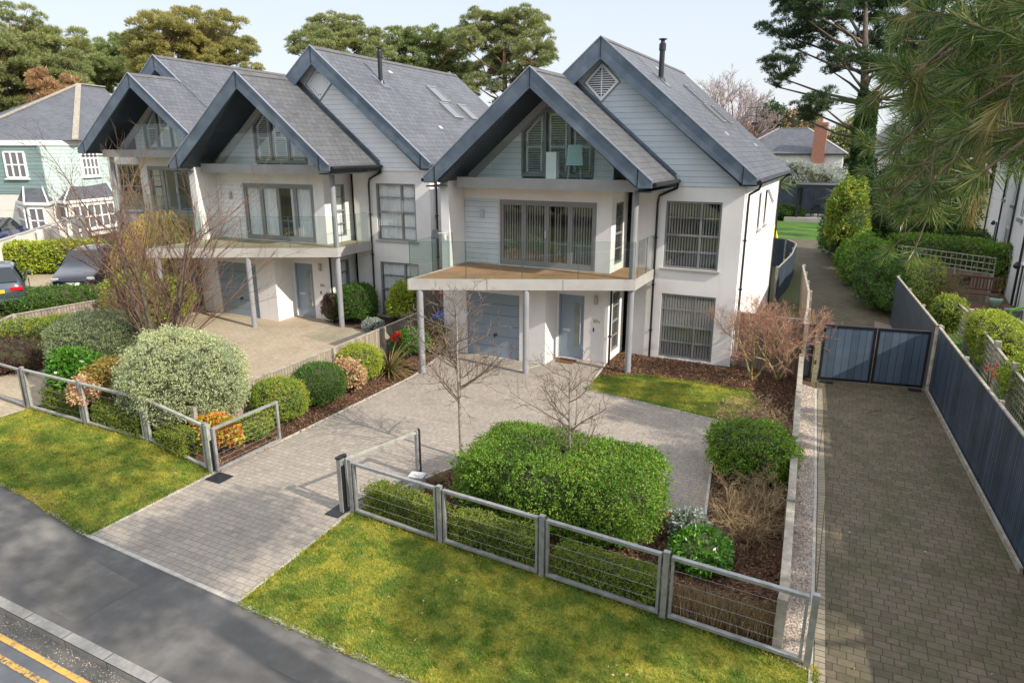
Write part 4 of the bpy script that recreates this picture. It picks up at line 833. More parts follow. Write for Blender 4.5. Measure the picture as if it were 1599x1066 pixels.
# ------------------------------------------------------------------ planting
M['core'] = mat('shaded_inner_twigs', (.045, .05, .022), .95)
def n3(p, f, seed=0):
    r_ = np.random.default_rng(seed); o = np.zeros(len(p))
    for k in range(7):
        a = r_.normal(size=3); a /= np.linalg.norm(a); o += np.sin((p @ a) * f * r_.uniform(.6, 1.6) + r_.uniform(0, 6.28))
    return o / 3.5
def sellip(d, rr, p): return 1 / (np.sum(np.abs(d / rr) ** p, 1) ** (1 / p))
SEED = [11]
def bush_geo(c, rr, n, L, W, p=2, lump=.07, lf=3.5, spr=5, depth=.16, splay=1.35, zmin=None):
    """leaf cloud around a lumpy superellipsoid"""
    SEED[0] += 1; sd = SEED[0]; rr = np.array(rr, float); c = np.array(c, float); m = n // spr
    if p > 3:
        q = rng.uniform(-1, 1, (m * 2, 3)); ax = rng.choice(3, m * 2, p=np.array([rr[1]*rr[2], rr[0]*rr[2], rr[0]*rr[1]]) / (rr[1]*rr[2] + rr[0]*rr[2] + rr[0]*rr[1]))
        q[np.arange(m * 2), ax] = np.sign(q[np.arange(m * 2), ax]); d = unit(q * rr)
    else: d = unit(rdir(m * 2) * rr)
    d = d[d[:, 2] > -.55 if p <= 3 else d[:, 2] > -.9][:m]; m = len(d)
    r = sellip(d, rr, p); pos = d * r[:, None]; l = 1 + lump * 1.25 * n3(pos, lf, sd) + lump * .8 * n3(pos, lf * 3.2, sd + 1) + .5 * lump * n3(pos, lf * 8, sd + 2)
    if n > 1500:
        kp = n3(pos, lf * 4.2, sd + 5) + rng.normal(0, .35, m) > -1.0; d, r, pos, l = d[kp], r[kp], pos[kp], l[kp]; m = len(d)
    dep = 1 - np.abs(rng.normal(0, depth * .5, m)); dep = np.where(rng.uniform(0, 1, m) < .05, 1 + rng.uniform(.02, .11, m) * min(1, .7 / rr.max()) * 1.3, dep); sp = pos * (l * dep)[:, None]
    nrm = unit(np.sign(d) * np.abs(d / rr) ** (p - 1)); nrm = unit(nrm + rdir(m) * .45)
    C = np.repeat(c + sp, spr, 0); N = unit(np.repeat(nrm, spr, 0) + rdir(m * spr) * splay)
    k = len(C); C = C + rdir(k) * L * .5
    if zmin is not None: keep = C[:, 2] > zmin; C = C[keep]; N = N[keep]; k = len(C)
    LV, LF = leaves(C, N, L * rng.uniform(.6, 1.25, k), W * rng.uniform(.7, 1.2, k))
    # inner twig mass
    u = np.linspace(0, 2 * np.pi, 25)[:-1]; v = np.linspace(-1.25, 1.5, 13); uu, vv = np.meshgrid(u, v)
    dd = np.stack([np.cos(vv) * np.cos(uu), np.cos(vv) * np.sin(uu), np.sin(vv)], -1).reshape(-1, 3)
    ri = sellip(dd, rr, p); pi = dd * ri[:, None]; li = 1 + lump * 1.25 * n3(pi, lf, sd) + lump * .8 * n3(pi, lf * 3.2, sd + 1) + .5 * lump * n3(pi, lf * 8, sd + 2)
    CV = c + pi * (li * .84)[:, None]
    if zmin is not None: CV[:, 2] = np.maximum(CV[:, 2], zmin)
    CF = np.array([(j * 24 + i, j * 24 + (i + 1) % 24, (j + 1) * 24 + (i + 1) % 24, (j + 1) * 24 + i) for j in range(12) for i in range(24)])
    return (LV, LF), (CV, CF)
def shrub(name, x, y, rx, ry, z0, z1, n, L, m, label, cat='shrub', p=2, lump=.07, lf=3.5, rz=0, W=None, group=None, stems=5, core=True, spr=5, depth=.16, splay=1.35, base=None):
    g = gz(x) if base is None else base; o = root(name, (x, y, g), label, cat, group, rz)
    (LV, LF), (CV, CF) = bush_geo((0, 0, (z0 + z1) / 2), (rx, ry, (z1 - z0) / 2), n, L, W or L * .5, p, lump, lf, spr, depth, splay, .02)
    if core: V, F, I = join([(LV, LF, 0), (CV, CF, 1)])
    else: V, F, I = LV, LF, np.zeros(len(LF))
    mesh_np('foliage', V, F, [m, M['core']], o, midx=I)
    P0 = []; P1 = []
    for k in range(stems):
        a = rng.uniform(0, 6.28); P0.append((.06 * math.cos(a) * rx, .06 * math.sin(a) * ry, -.05)); P1.append((.45 * rx * math.cos(a), .45 * ry * math.sin(a), z0 + (z1 - z0) * .5))
    if stems: V, F = segs(P0, P1, [.02] * stems, [.01] * stems, 5); mesh_np('stem', V, F, M['twig'], o)
    return o
# big clipped hedge between driveway and fence
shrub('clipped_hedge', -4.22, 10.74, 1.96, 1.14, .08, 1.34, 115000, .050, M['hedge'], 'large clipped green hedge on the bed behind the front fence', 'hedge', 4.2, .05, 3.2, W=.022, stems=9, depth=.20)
def lowhedge(x0, x1, y0, y1, h, n, m, label, dead=0):
    L = math.hypot(x1 - x0, y1 - y0); a = math.atan2(y1 - y0, x1 - x0); xc, yc = (x0 + x1) / 2, (y0 + y1) / 2
    return shrub('low_box_hedge', xc, yc, L / 2, .24, .0, h, n, .035, m, label, 'hedge', 7, .03, 5, a, .018, stems=0, depth=.2)
lowhedge(-7.6, -5.78, 9.32, 9.15, .56, 20000, M['boxhedge'], 'low box hedge in the first fence bay right of the drive gate', )
lowhedge(-5.62, -3.85, 9.13, 9.02, .56, 20000, M['boxhedge'], 'low box hedge in the second fence bay, in front of the big clipped hedge')
lowhedge(-3.65, -1.85, 9.0, 8.88, .52, 20000, M['boxhedge'], 'low box hedge in the third fence bay from the drive gate')
shrub('low_box_hedge', -.95, 8.85, .72, .22, 0, .44, 5000, .05, M['hedge_dead'], 'brown leafless stretch of low hedge in the last fence bay by the pebbles', 'hedge', 5, .05, 5, 0, .008, stems=0, core=False, depth=.7)
o = bpy.data.objects['low_box_hedge.003']; n = 1500; P_ = np.column_stack([rng.uniform(-.72, .72, n), rng.normal(0, .10, n), np.zeros(n)])
V, F = leaves(P_, rdir(n) * .28 + np.array([0, 0, 1.]), rng.uniform(.25, .55, n), .009); mesh_np('dry_stems', V, F, M['straw'], o)
lowhedge(-17.5, -15.75, 9.35, 9.3, .60, 17000, M['boxhedge'], 'low box hedge under the left fence, farthest bay')
lowhedge(-15.5, -13.5, 9.3, 9.2, .60, 19000, M['boxhedge'], 'low box hedge under the left fence, middle bay')
lowhedge(-13.2, -12.15, 9.22, 9.2, .55, 11000, M['boxhedge'], 'low box hedge under the left fence beside the timber boundary fence')
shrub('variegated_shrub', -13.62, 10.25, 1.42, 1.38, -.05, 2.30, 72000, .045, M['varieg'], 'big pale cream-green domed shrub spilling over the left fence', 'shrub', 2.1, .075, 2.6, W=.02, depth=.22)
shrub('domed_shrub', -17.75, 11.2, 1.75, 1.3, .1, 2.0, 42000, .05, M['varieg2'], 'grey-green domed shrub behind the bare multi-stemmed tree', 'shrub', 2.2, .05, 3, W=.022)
shrub('glossy_shrub', -17.1, 9.95, .75, .62, .1, 1.45, 8000, .12, M['glossy'], 'glossy bright green large-leaved shrub at the left end of the fence bed', 'shrub', 2, .12, 3, W=.06)
shrub('bronze_shrub', -15.75, 10.0, .95, .6, .3, 1.35, 8500, .10, M['bronze'], 'bronze and yellow-green leaved shrub behind the left fence', 'shrub', 2, .12, 3, W=.045)
shrub('pink_shrub', -15.9, 9.35, .55, .40, .3, 1.05, 2600, .11, M['pinkbush'], 'pink and cream leaved shrub poking through the left fence', 'shrub', 2, .15, 3, W=.05)
shrub('plum_shrub', -14.6, 9.75, .7, .5, .1, 1.0, 6500, .055, M['plum'], 'dark plum-brown shrub behind the left fence', 'shrub', 2, .12, 3, W=.02)
shrub('orange_shrub', -12.0, 9.75, .48, .40, .12, .85, 1700, .10, M['fire'], 'small shrub with orange and red leaves behind the open left gate leaf', 'shrub', 2, .15, 3, W=.06, core=False)
shrub('feathery_shrub', -11.95, 10.6, .42, .55, .0, .62, 9000, .05, M['gold'], 'low feathery gold-green shrub behind the open left gate leaf', 'shrub', 2, .1, 4, W=.016)
shrub('clipped_ball_shrub', -12.08, 11.7, .66, .64, .0, 1.10, 24000, .035, M['gold'], 'round green-gold clipped shrub nearest the left gate leaf', 'shrub', 2.2, .06, 3, W=.018, group='round shrubs left of the driveway')
shrub('clipped_ball_shrub', -12.05, 13.05, .68, .66, .0, 1.10, 26000, .032, M['dkshrub'], 'dark green clipped ball shrub, second along the driveway', 'shrub', 2.3, .05, 3, W=.017, group='round shrubs left of the driveway')
shrub('clipped_ball_shrub', -12.25, 14.95, .60, .66, .0, 1.10, 22000, .035, M['lime'], 'lime-yellow clipped ball shrub beside the pink shrub', 'shrub', 2.3, .03, 4, W=.018, group='round shrubs left of the driveway')
shrub('pink_shrub', -11.98, 14.15, .46, .42, .0, .98, 3600, .075, M['pinkbush'], 'pink and cream leaved shrub between the dark and the lime ball shrubs', 'shrub', 2, .14, 4, W=.035)
shrub('green_shrub', -12.2, 17.5, .5, .6, .1, 1.05, 9000, .06, M['glossy'], 'leafy green shrub beside the strap-leaved plant by the balcony column', 'shrub', 2, .12, 3)
shrub('green_shrub', -11.85, 18.4, .5, .5, .0, 1.0, 4500, .08, M['bronze'], 'loose yellow-green shrub behind the left balcony column', 'shrub', 2, .2, 3, core=False)
shrub('red_flowering_shrub', -12.3, 16.9, .17, .15, .62, .95, 200, .06, M['red_flower'], 'bright red flower cluster above the strap-leaved plant', 'shrub', 2, .2, 3, core=False, W=.05)
shrub('red_flowering_shrub', -12.35, 20.0, .30, .3, 1.3, 2.1, 240, .08, M['red_flower'], 'red flowering stems against the tall boundary fence', 'shrub', 2, .2, 3, core=False, W=.05)
shrub('clipped_ball_shrub', -16.1, 19.75, .78, .7, .0, 1.5, 22000, .045, M['dkshrub'], 'dark round shrub at the corner of the middle house', 'shrub', 2.3, .04, 4)
shrub('bronze_shrub', -16.95, 19.3, .34, .34, .0, 1.15, 6000, .04, M['plum'], 'small dark bronze shrub left of the middle house column', 'shrub', 2, .06, 4)
shrub('grey_leaf_shrub', -14.9, 19.1, .42, .35, .0, .42, 3000, .07, M['silver'], 'low grey-green shrub at the edge of the middle driveway', 'shrub', 2, .15, 3)
shrub('yellow_green_shrub', -14.1, 20.0, .62, .6, .2, 1.65, 8000, .09, M['lime'], 'yellow-green leafy shrub under the lower window of the middle house', 'shrub', 2, .12, 3, W=.045)
shrub('dark_laurel', -13.9, 21.6, .9, .8, .2, 2.0, 12000, .09, M['dkshrub'], 'dark green shrub between the middle and nearest houses', 'shrub', 2, .1, 3)
shrub('dark_laurel', -13.0, 23.4, .5, 1.2, .2, 2.1, 10000, .09, M['dkshrub'], 'dark evergreen above the tall boundary fence', 'shrub', 2, .1, 3)
shrub('leafy_shrub', -1.25, 13.75, .90, .74, .05, 1.2, 24000, .060, M['hedge'], 'rounded bright green shrub beside the low timber edge', 'shrub', 2.6, .11, 3.0, W=.024, depth=.35)
shrub('dry_topped_shrub', -1.35, 14.9, .85, .6, .0, 1.35, 6000, .09, M['straw'], 'straw-coloured twiggy shrub behind the bright green shrub', 'shrub', 2, .12, 4, W=.012, core=False, depth=.8)
shrub('leafy_shrub', -1.55, 10.2, .46, .46, .0, .5, 2800, .10, M['glossy'], 'low broad-leaved green shrub beside the brown twiggy shrub', 'shrub', 2.2, .12, 3, W=.04)
shrub('leafy_shrub', -1.9, 10.95, .30, .28, .0, .5, 1300, .08, M['silver'], 'small grey-leaved shrub at the corner of the driveway', 'shrub', 2.2, .12, 3, W=.04)
# strap-leaved plants and palms
def straps(name, x, y, n, L, W, m, label, cat='plant', up=.7, z=0, stem=0, base=None, parent=None, seed=3):
    g = gz(x) if base is None else base; o = root(name, (x, y, g), label, cat) if parent is None else parent
    r_ = np.random.default_rng(seed); V = []; F = []
    for k in range(n):
        a = r_.uniform(0, 6.28); e = r_.uniform(up - .45, up + .5); l = L * r_.uniform(.7, 1.15); d = np.array([math.cos(a) * math.cos(e), math.sin(a) * math.cos(e), math.sin(e)])
        sd = np.array([-math.sin(a), math.cos(a), 0]) * W; p = np.array([0, 0, z], float); pts = []
        for s in range(6):
            w_ = sd * (1 - (s / 5) ** 2) * .5 + 1e-4; pts.append(p - w_); pts.append(p + w_); p = p + d * l / 5; d = d + np.array([0, 0, -.16]); d /= np.linalg.norm(d)
        b = len(V); V += pts; F += [(b + 2 * s, b + 2 * s + 1, b + 2 * s + 3, b + 2 * s + 2) for s in range(5)]
    mesh_np('leaves', np.array(V), np.array(F), m, o)
    if stem: MB().tube([(0, 0, -.1), (.05, 0, z * .5), (0, 0, z)], [stem, stem * .85, stem * .8], 8).build('stem', M['bark'], o)
    return o
straps('strap_leaved_plant', -11.98, 16.0, 150, 1.15, .05, M['phorm'], 'bronze strap-leaved plant left of the driveway', up=.75)
straps('strap_leaved_plant', -12.75, 9.45, 24, .5, .03, M['palm'], 'small grassy plant at the end of the timber boundary fence', up=.6)

# ---- bare trees
def grow(p, d, r, L, lev, par, out, rg):
    ns = par['ns']; wob = par['wob'][min(lev, len(par['wob']) - 1)]; p = np.array(p, float); d = np.array(d, float); nodes = []
    for i in range(ns):
        d = d + rg.normal(size=3) * wob + np.array([0, 0, par['up'][min(lev, len(par['up']) - 1)]]) / ns; d /= np.linalg.norm(d)
        r0 = r * (1 - i / ns * par['taper']); r1 = r * (1 - (i + 1) / ns * par['taper']); q = p + d * L / ns
        out.append((p, q, r0, r1, lev)); p = q; nodes.append((p, d, r1, (i + 1) / ns))
    if lev >= par['lev']: return
    nc = par['nc'][min(lev, len(par['nc']) - 1)]; st = par['start'][min(lev, len(par['start']) - 1)]; g0 = rg.uniform(0, 6.28)
    for k in range(nc):
        t = st + (1 - st) * (k + rg.uniform(0, 1)) / nc; i = min(int(t * ns), ns - 1); P_, D_, r_, _ = nodes[i]
        P_ = P_ - D_ * L / ns * rg.uniform(0, 1)
        a = g0 + k * 2.4 + rg.normal() * .3; ref = np.array([0, 0, 1.]) if abs(D_[2]) < .9 else np.array([1., 0, 0]); A = np.cross(D_, ref); A /= np.linalg.norm(A); B = np.cross(D_, A)
        sp = par['spread'][min(lev, len(par['spread']) - 1)] * rg.uniform(.8, 1.2); nd_ = D_ * math.cos(sp) + (A * math.cos(a) + B * math.sin(a)) * math.sin(sp)
        rt = par['ratio'][min(lev, len(par['ratio']) - 1)] * rg.uniform(.75, 1.15) * (1 - par.get('cone', .45) * (t - st) / (1 - st + 1e-6))
        grow(P_, nd_, max(min(r_ * .8, r * par['rr']), par['rmin']), L * rt, lev + 1, par, out, rg)
def bare_tree(name, x, y, par, r, L, d, label, mb, mt, seed, cat='tree', base=None, multi=1, msp=.5, group=None, part='branches'):
    g = gz(x) if base is None else base; o = root(name, (x, y, g), label, cat, group); rg = np.random.default_rng(seed); out = []
    for k in range(multi):
        a = 6.28 * k / multi + rg.uniform(0, .8); dd = np.array(d, float) if multi == 1 else np.array([math.cos(a) * msp, math.sin(a) * msp, 1.0])
        grow((0, 0, -.05), dd / np.linalg.norm(dd), r, L * (1 if multi == 1 else rg.uniform(.75, 1.1)), 0, par, out, rg)
    for lv, nm, mm, k in ((0, 'trunk', mb, 8), (1, part, mt, 4)):
        s = [q for q in out if (q[4] == 0) == (lv == 0)]
        if s:
            V, F = segs([q[0] for q in s], [q[1] for q in s], [q[2] for q in s], [q[3] for q in s], k); mesh_np(nm, V, F, mm, o, smooth=True)
    return o
YT = dict(ns=6, wob=[.03, .10, .14, .16], up=[.1, .35, .3, .2], taper=.72, lev=3, nc=[24, 9, 5], start=[.34, .2, .2], spread=[1.0, .8, .75], ratio=[.44, .5, .55], rr=.40, rmin=.005, cone=.45)
bare_tree('young_bare_tree', -7.08, 11.95, YT, .048, 3.35, (-.02, .02, 1), 'young leafless tree at the left corner of the clipped hedge', M['birch'], M['twig'], 5, group='young bare trees by the driveway')
bare_tree('young_bare_tree', -3.98, 10.75, dict(YT, rmin=.0042, nc=[18, 7, 5]), .036, 2.9, (.01, .01, 1), 'young leafless tree growing out of the middle of the clipped hedge', M['birch'], M['twig'], 8, group='young bare trees by the driveway')
BT = dict(ns=6, wob=[.06, .08, .09, .10], up=[.25, .45, .35, .2], taper=.75, lev=3, nc=[10, 9, 6], start=[.14, .12, .12], spread=[.66, .55, .6], ratio=[.9, .52, .5], rr=.30, rmin=.0045, cone=.35)
bare_tree('bare_spreading_tree', -16.0, 11.5, BT, .10, 4.3, (-.08, .0, 1), 'tall bare multi-stemmed tree with red-brown twigs in the left bed', M['bark'], M['red_stem'], 21, multi=4, msp=.30)
MP = dict(ns=5, wob=[.10, .12, .13, .14], up=[.2, .15, .15, .2], taper=.6, lev=4, nc=[5, 5, 6, 6], start=[.35, .25, .2, .2], spread=[.65, .6, .6, .55], ratio=[.75, .68, .6, .5], rr=.62, rmin=.004, cone=.3)
def maple(x, y, s, L, sc, label, multi):
    g = gz(x); o = root('red_twigged_maple', (x, y, g), label, 'tree', 'red-twigged maples'); rg = np.random.default_rng(s); out = []
    for k in range(multi):
        a = 6.28 * k / multi + .5; dd = np.array([math.cos(a) * .55, math.sin(a) * .55, 1.0]); grow((0, 0, -.05), dd / np.linalg.norm(dd), .05 * sc, L, 0, MP, out, rg)
    for nm, mm, f, k in (('trunk', M['maple_bark'], lambda l: l <= 1, 6), ('twigs', M['maple_twig'], lambda l: l > 1, 3)):
        q_ = [q for q in out if f(q[4])]; V, F = segs([q[0] for q in q_], [q[1] for q in q_], [q[2] for q in q_], [q[3] for q in q_], k); mesh_np(nm, V, F, mm, o)
maple(-2.05, 20.4, 3, 1.65, .8, 'leafless maple with red twigs in front of the right corner of the nearest house', 3)
maple(-1.35, 20.7, 9, 1.7, .8, 'leafless maple with red twigs beside the timber fence and lane gate', 3)
TW = dict(ns=5, wob=[.14, .18, .2], up=[.2, .1, .0], taper=.6, lev=3, nc=[7, 5, 4], start=[.1, .15, .2], spread=[.7, .7, .7], ratio=[.6, .55, .5], rr=.6, rmin=.003, cone=.2)
bare_tree('twiggy_shrub', -.98, 11.3, TW, .016, .95, (0, 0, 1), 'brown leafless twiggy shrub against the low timber edge', M['straw'], M['straw'], 12, 'shrub', multi=12, msp=.9)
bare_tree('twiggy_shrub', -.85, 12.5, TW, .012, .7, (0, 0, 1), 'small leafless twiggy shrub between the green and brown shrubs', M['red_stem'], M['straw'], 15, 'shrub', multi=8, msp=.9)
bare_tree('twiggy_shrub', -11.75, 18.7, TW, .014, 1.15, (0, 0, 1), 'leafless twiggy shrub beside the wheelie bin', M['maple_bark'], M['twig'], 16, 'shrub', multi=5, msp=.35)
bare_tree('thin_leafless_shrub', -14.95, 20.6, TW, .014, .9, (0, 0, 1), 'thin leafless shrub below the lower window of the middle house', M['bark'], M['twig'], 17, 'shrub', multi=8, msp=.35)
bare_tree('orange_stemmed_shrub', -21.2, 14.2, TW, .02, 1.9, (0, 0, 1), 'orange-brown upright stems left of the middle garage', M['red_stem'], M['red_stem'], 18, 'shrub', multi=12, msp=.3)
bare_tree('tussock', -6.85, 10.6, TW, .006, .28, (0, 0, 1), 'small dry grass clump beside the grey gate motor box', M['straw'], M['straw'], 19, 'plant', multi=12, msp=.5)
# weeping golden tree
def weeping(x, y, h, rad, n, label, seed=2):
    x, y = V3(262, 400, 30.5)[:2]
    g = gz(x); o = root('weeping_tree', (x, y, g), label, 'tree'); rg = np.random.default_rng(seed); P0 = []; P1 = []; Ra = []; Rb = []
    MB().tube([(0, 0, -.1), (.1, 0, h * .4), (.0, .1, h * .8)], [.13, .1, .06], 8).build('trunk', M['bark'], o)
    for k in range(n):
        a = rg.uniform(0, 6.28); rr_ = rad * math.sqrt(rg.uniform(0.02, 1)); top = h * (1 - .28 * (rr_ / rad) ** 2) * rg.uniform(.8, 1.02); p = np.array([0, 0, h * .72]); ex = np.array([math.cos(a) * rr_ * .75, math.sin(a) * rr_ * .75, top])
        P0.append(p); P1.append(ex); Ra.append(.025); Rb.append(.009); q = ex; d = np.array([math.cos(a) * .5, math.sin(a) * .5, -.1])
        for s in range(6):
            d = d + np.array([rg.normal() * .12, rg.normal() * .12, -.35]); d /= np.linalg.norm(d); t = q + d * top * .11 * rg.uniform(.6, 1.3); P0.append(q); P1.append(t); Ra.append(.009); Rb.append(.007); q = t
            if q[2] < .2: break
    V, F = segs(P0, P1, Ra, Rb, 3); mesh_np('hanging_twigs', V, F, M['weep'], o)
weeping(-26.0, 19.6, 3.8, 2.0, 760, 'golden weeping tree in front of the farthest gabled house')
# other planting on the left
shrub('yellow_hedge', -33.4, 18.9, 4.6, .85, .1, 1.4, 32000, .14, M['lime'], 'bright lime-yellow hedge beside the parked cars', 'hedge', 3.5, .08, 2, R(40), .08)
shrub('spreading_conifer', -26.9, 15.0, 1.9, 1.0, .0, .85, 16000, .09, M['dkshrub'], 'low spreading green shrub by the grey car tail', 'shrub', 2.2, .1, 3, R(60), .03)
shrub('clipped_ball_shrub', -24.6, 12.6, .3, .3, 0, .45, 1500, .05, M['glossy'], 'tiny green ball shrub behind the far left timber fence', 'shrub')
shrub('yellow_green_shrub', -21.9, 12.0, 1.35, 1.0, .1, 1.25, 15000, .07, M['gold'], 'loose yellow-brown shrub in front of the far left timber fence', 'shrub', 2, .14, 3, R(60), .03)
shrub('purple_brown_shrub', -21.2, 10.6, .9, .8, .0, .9, 8000, .05, M['plum'], 'low dark brown shrub beside the left footpath', 'shrub', 2, .14, 3)
shrub('yellow_green_shrub', -22.6, 15.9, 1.6, 1.3, .0, 1.9, 30000, .08, M['gold'], 'large bright green-yellow shrub left of the middle driveway', 'shrub', 2.2, .1, 3, 0, .04)
shrub('dark_laurel', -24.5, 17.8, 1.0, .9, .1, 1.9, 9000, .08, M['dkshrub'], 'dark shrub behind the large yellow-green shrub', 'shrub', 2.2, .1, 3)
shrub('yellow_green_shrub', -38.3, 16.4, 1.2, 1.2, 2.6, 5.2, 9000, .13, M['lime'], 'yellow-green tree crown cut by the left edge of the photo', 'tree', 2, .16, 3, stems=6)

# ------------------------------------------------------------------ front fences and gate leaves
def rail_fence(pts, label, moss=False, extra=None, lastfree=True):
    x0, y0 = pts[0]; o = root('steel_fence', (x0, y0, gz(x0)), label, 'fence', 'steel front fences'); org = (x0, y0, gz(x0))
    mt = M['steel_moss'] if moss else M['steel']
    for i, (x, y) in enumerate(pts):
        m = MB(); g = gz(x); a = math.atan2(pts[1][1] - pts[0][1], pts[1][0] - pts[0][0])
        m.obox((x, y, g + .50), (.085, .07, 1.22), a); m.obox((x, y, g + 1.117), (.095, .08, .012), a); m.build('post', M['steel'], o, org=org, bevel=.004)
    for (xa, ya), (xb, yb) in zip(pts, pts[1:]):
        d = Vector((xb - xa, yb - ya, 0)).normalized(); a = Vector((xa, ya, gz(xa))) + d * .075; b = Vector((xb, yb, gz(xb))) - d * .075
        m = MB(); h0, h1 = .10, 1.05; U = lambda p, z: p + Vector((0, 0, z))
        m.beam(U(a, h1), U(b, h1), .07, .05); m.beam(U(a, h0), U(b, h0), .07, .05)
        m.beam(U(a + d * .02, h0 + .025), U(a + d * .02, h1 - .025), .04, .06); m.beam(U(b - d * .02, h0 + .025), U(b - d * .02, h1 - .025), .04, .06)
        pn = m.build('panel_frame', mt, o, org=org, bevel=.003)
        for k in range(4): MB().tube([U(a + d * .03, .28 + k * .19), U(b - d * .03, .28 + k * .19)], .0026, 5).build('wire', M['steel'], pn, org=org)
        for e in (a, b):
            sg = -1 if e is a else 1
            for z in (.35, .8): m2 = MB().obox((e.x + d.x * .02 * sg, e.y + d.y * .02 * sg, e.z + z), (.05, .02, .02), 0)
    return o
rail_fence([(-7.72, 8.99), (-5.70, 8.84), (-3.74, 8.72), (-1.76, 8.59), (.19, 8.47)], 'galvanised steel rail fence right of the drive, four wired bays in front of the hedge', False)
rail_fence([(-11.55, 9.04), (-13.45, 9.04), (-15.6, 9.02), (-17.75, 8.99)], 'galvanised steel rail fence left of the drive, with shrubs pushing over it', True)
def gate_leaf(x, y, d, L, label, wired=True, h=1.02, name='gate_leaf', dark_end=False, moss=False):
    z = gz(x); o = root(name, (x, y, z), label, 'gate', 'open steel drive gates'); org = (x, y, z); d = Vector((*d, 0)).normalized(); a = Vector((x, y, z)); b = a + d * L; U = lambda p, q: p + Vector((0, 0, q))
    m = MB(); m.beam(U(a, h), U(b, h), .06, .05); m.beam(U(a, .10), U(b, .10), .06, .05); m.beam(U(a + d * .03, .125), U(a + d * .03, h - .025), .05, .06)
    if not dark_end: m.beam(U(b - d * .03, .125), U(b - d * .03, h - .025), .05, .06)
    m.build('gate_frame', M['steel_moss'] if moss else M['steel'], o, org=org, bevel=.004)
    if dark_end:
        m = MB(); m.beam(U(b - d * .03, .0), U(b - d * .03, h + .05), .06, .06); m.build('end_post', M['steel'], o, org=org)
        m = MB(); m.beam(U(b + d * .03, .0), U(b + d * .03, h + .03), .055, .05); m.lathe(tuple(U(b + d * .03, h + .0)), [(.03, 0), (.03, .06), (.015, .075)], 10); m.build('end_cap', M['black'], o, org=org)
    if wired:
        for k in range(7): MB().tube([U(a + d * .05, .2 + k * .115), U(b - d * .05, .2 + k * .115)], .0026, 5).build('wire', M['steel'], o, org=org)
    return o
gate_leaf(-11.33, 9.02, (.02, 1), 1.80, 'left steel gate leaf standing open in front of the orange-leaved shrub')
gate_leaf(-7.93, 9.10, (.30, 1), 1.74, 'right steel gate leaf standing open across the block paving', wired=False, dark_end=True, moss=True)
m = MB(); m.obox((-7.92, 8.96, .54), (.09, .13, 1.16), 0, 0); m.obox((-7.92, 8.96, 1.13), (.11, .17, .03), 0, 1); m.lathe((-7.90, 9.05, 1.10), [(.05, 0), (.05, .05), (.03, .065)], 12, 1); m.obox((-7.87, 8.96, .5), (.015, .10, .95), 0, 1)
m.build('gate_post', [M['steel'], M['black']], org=(-7.92, 8.96, 0), bevel=.004, label='tall steel gate post with a dark cap right of the drive', cat='gate post')
m = MB(); m.obox((-11.44, 9.0, .54), (.09, .11, 1.14), 0, 0); m.obox((-11.385, 9.0, .42), (.02, .05, .7), 0, 1)
m.build('gate_post', [M['steel_moss'], M['black']], org=(-11.44, 9.0, 0), bevel=.004, label='mossy steel gate post left of the drive', cat='gate post')
MB().box((-8.17, 8.72, .012), (-7.86, 9.14, .03)).build('gate_base_plate', M['dark_metal'], org=(-8, 8.9, 0), label='dark metal ground plate at the foot of the right gate post', cat='ground plate')
MB().box((-11.34, 8.72, .012), (-10.93, 9.08, .03)).build('gate_base_plate', M['dark_metal'], org=(-11.1, 8.9, 0), label='dark metal ground plate at the foot of the left gate post', cat='ground plate')
m = MB(); m.obox((-7.12, 10.25, .17), (.26, .20, .34), R(12), 0); m.obox((-7.12, 10.25, .355), (.32, .25, .035), R(12), 0); m.obox((-7.0, 10.2, .15), (.02, .16, .26), R(12), 1)
m.build('gate_motor_box', [M['lightgrey'], M['fascia']], org=(-7.12, 10.25, 0), bevel=.008, label='pale grey gate control box behind the first fence bay', cat='control box')
# first gate leaf of the footpath far left
gate_leaf(-17.9, 9.0, (-1, .06), 1.6, 'steel rail gate across the footpath at the left edge', wired=False, dark_end=True)

# ------------------------------------------------------------------ timber fences
def timber_fence(pts, h, label, mt='timber', pm='post', cap=True, capw=.07, zoff=0, pe=2.0, th=.03, name='timber_fence', cat='fence', posth=.06, psize=.10, postside=-1, capm=None, rails=True):
    x0, y0 = pts[0][:2]; g0 = gz(x0); o = root(name, (x0, y0, g0), label, cat); org = (x0, y0, g0); m = MB(); cp = MB()
    for (xa, ya), (xb, yb) in zip(pts, pts[1:]):
        za, zb = gz(xa) + zoff, gz(xb) + zoff; d = Vector((xb - xa, yb - ya)).normalized(); n = Vector((-d.y, d.x)) * th / 2
        c = [(xa - n.x, ya - n.y), (xb - n.x, yb - n.y), (xb + n.x, yb + n.y), (xa + n.x, ya + n.y)]; z = [za, zb, zb, za]
        m.add([(p[0], p[1], q - .1) for p, q in zip(c, z)] + [(p[0], p[1], q + h) for p, q in zip(c, z)], [(0,3,2,1),(4,5,6,7),(0,1,5,4),(1,2,6,5),(2,3,7,6),(3,0,4,7)])
        if cap: cp.beam((xa, ya, za + h + .02), (xb, yb, zb + h + .02), capw, .035)
        L = math.hypot(xb - xa, yb - ya); k = max(int(round(L / pe)), 1)
        for i in range(k + (1 if (xb, yb) == tuple(pts[-1][:2]) else 0)):
            t = i / k; x, y = xa + (xb - xa) * t, ya + (yb - ya) * t; q = MB(); q.obox((x + n.x * 3.6 * postside, y + n.y * 3.6 * postside, gz(x) + zoff + (h + posth) / 2 - .05), (psize, psize, h + posth + .1), math.atan2(d.y, d.x)); q.build('post', M[pm], o, org=org, bevel=.006)
    m.build('board_panel', M[mt], o, org=org)
    if cap: cp.build('capping_rail', M[capm or pm], o, org=org)
    return o
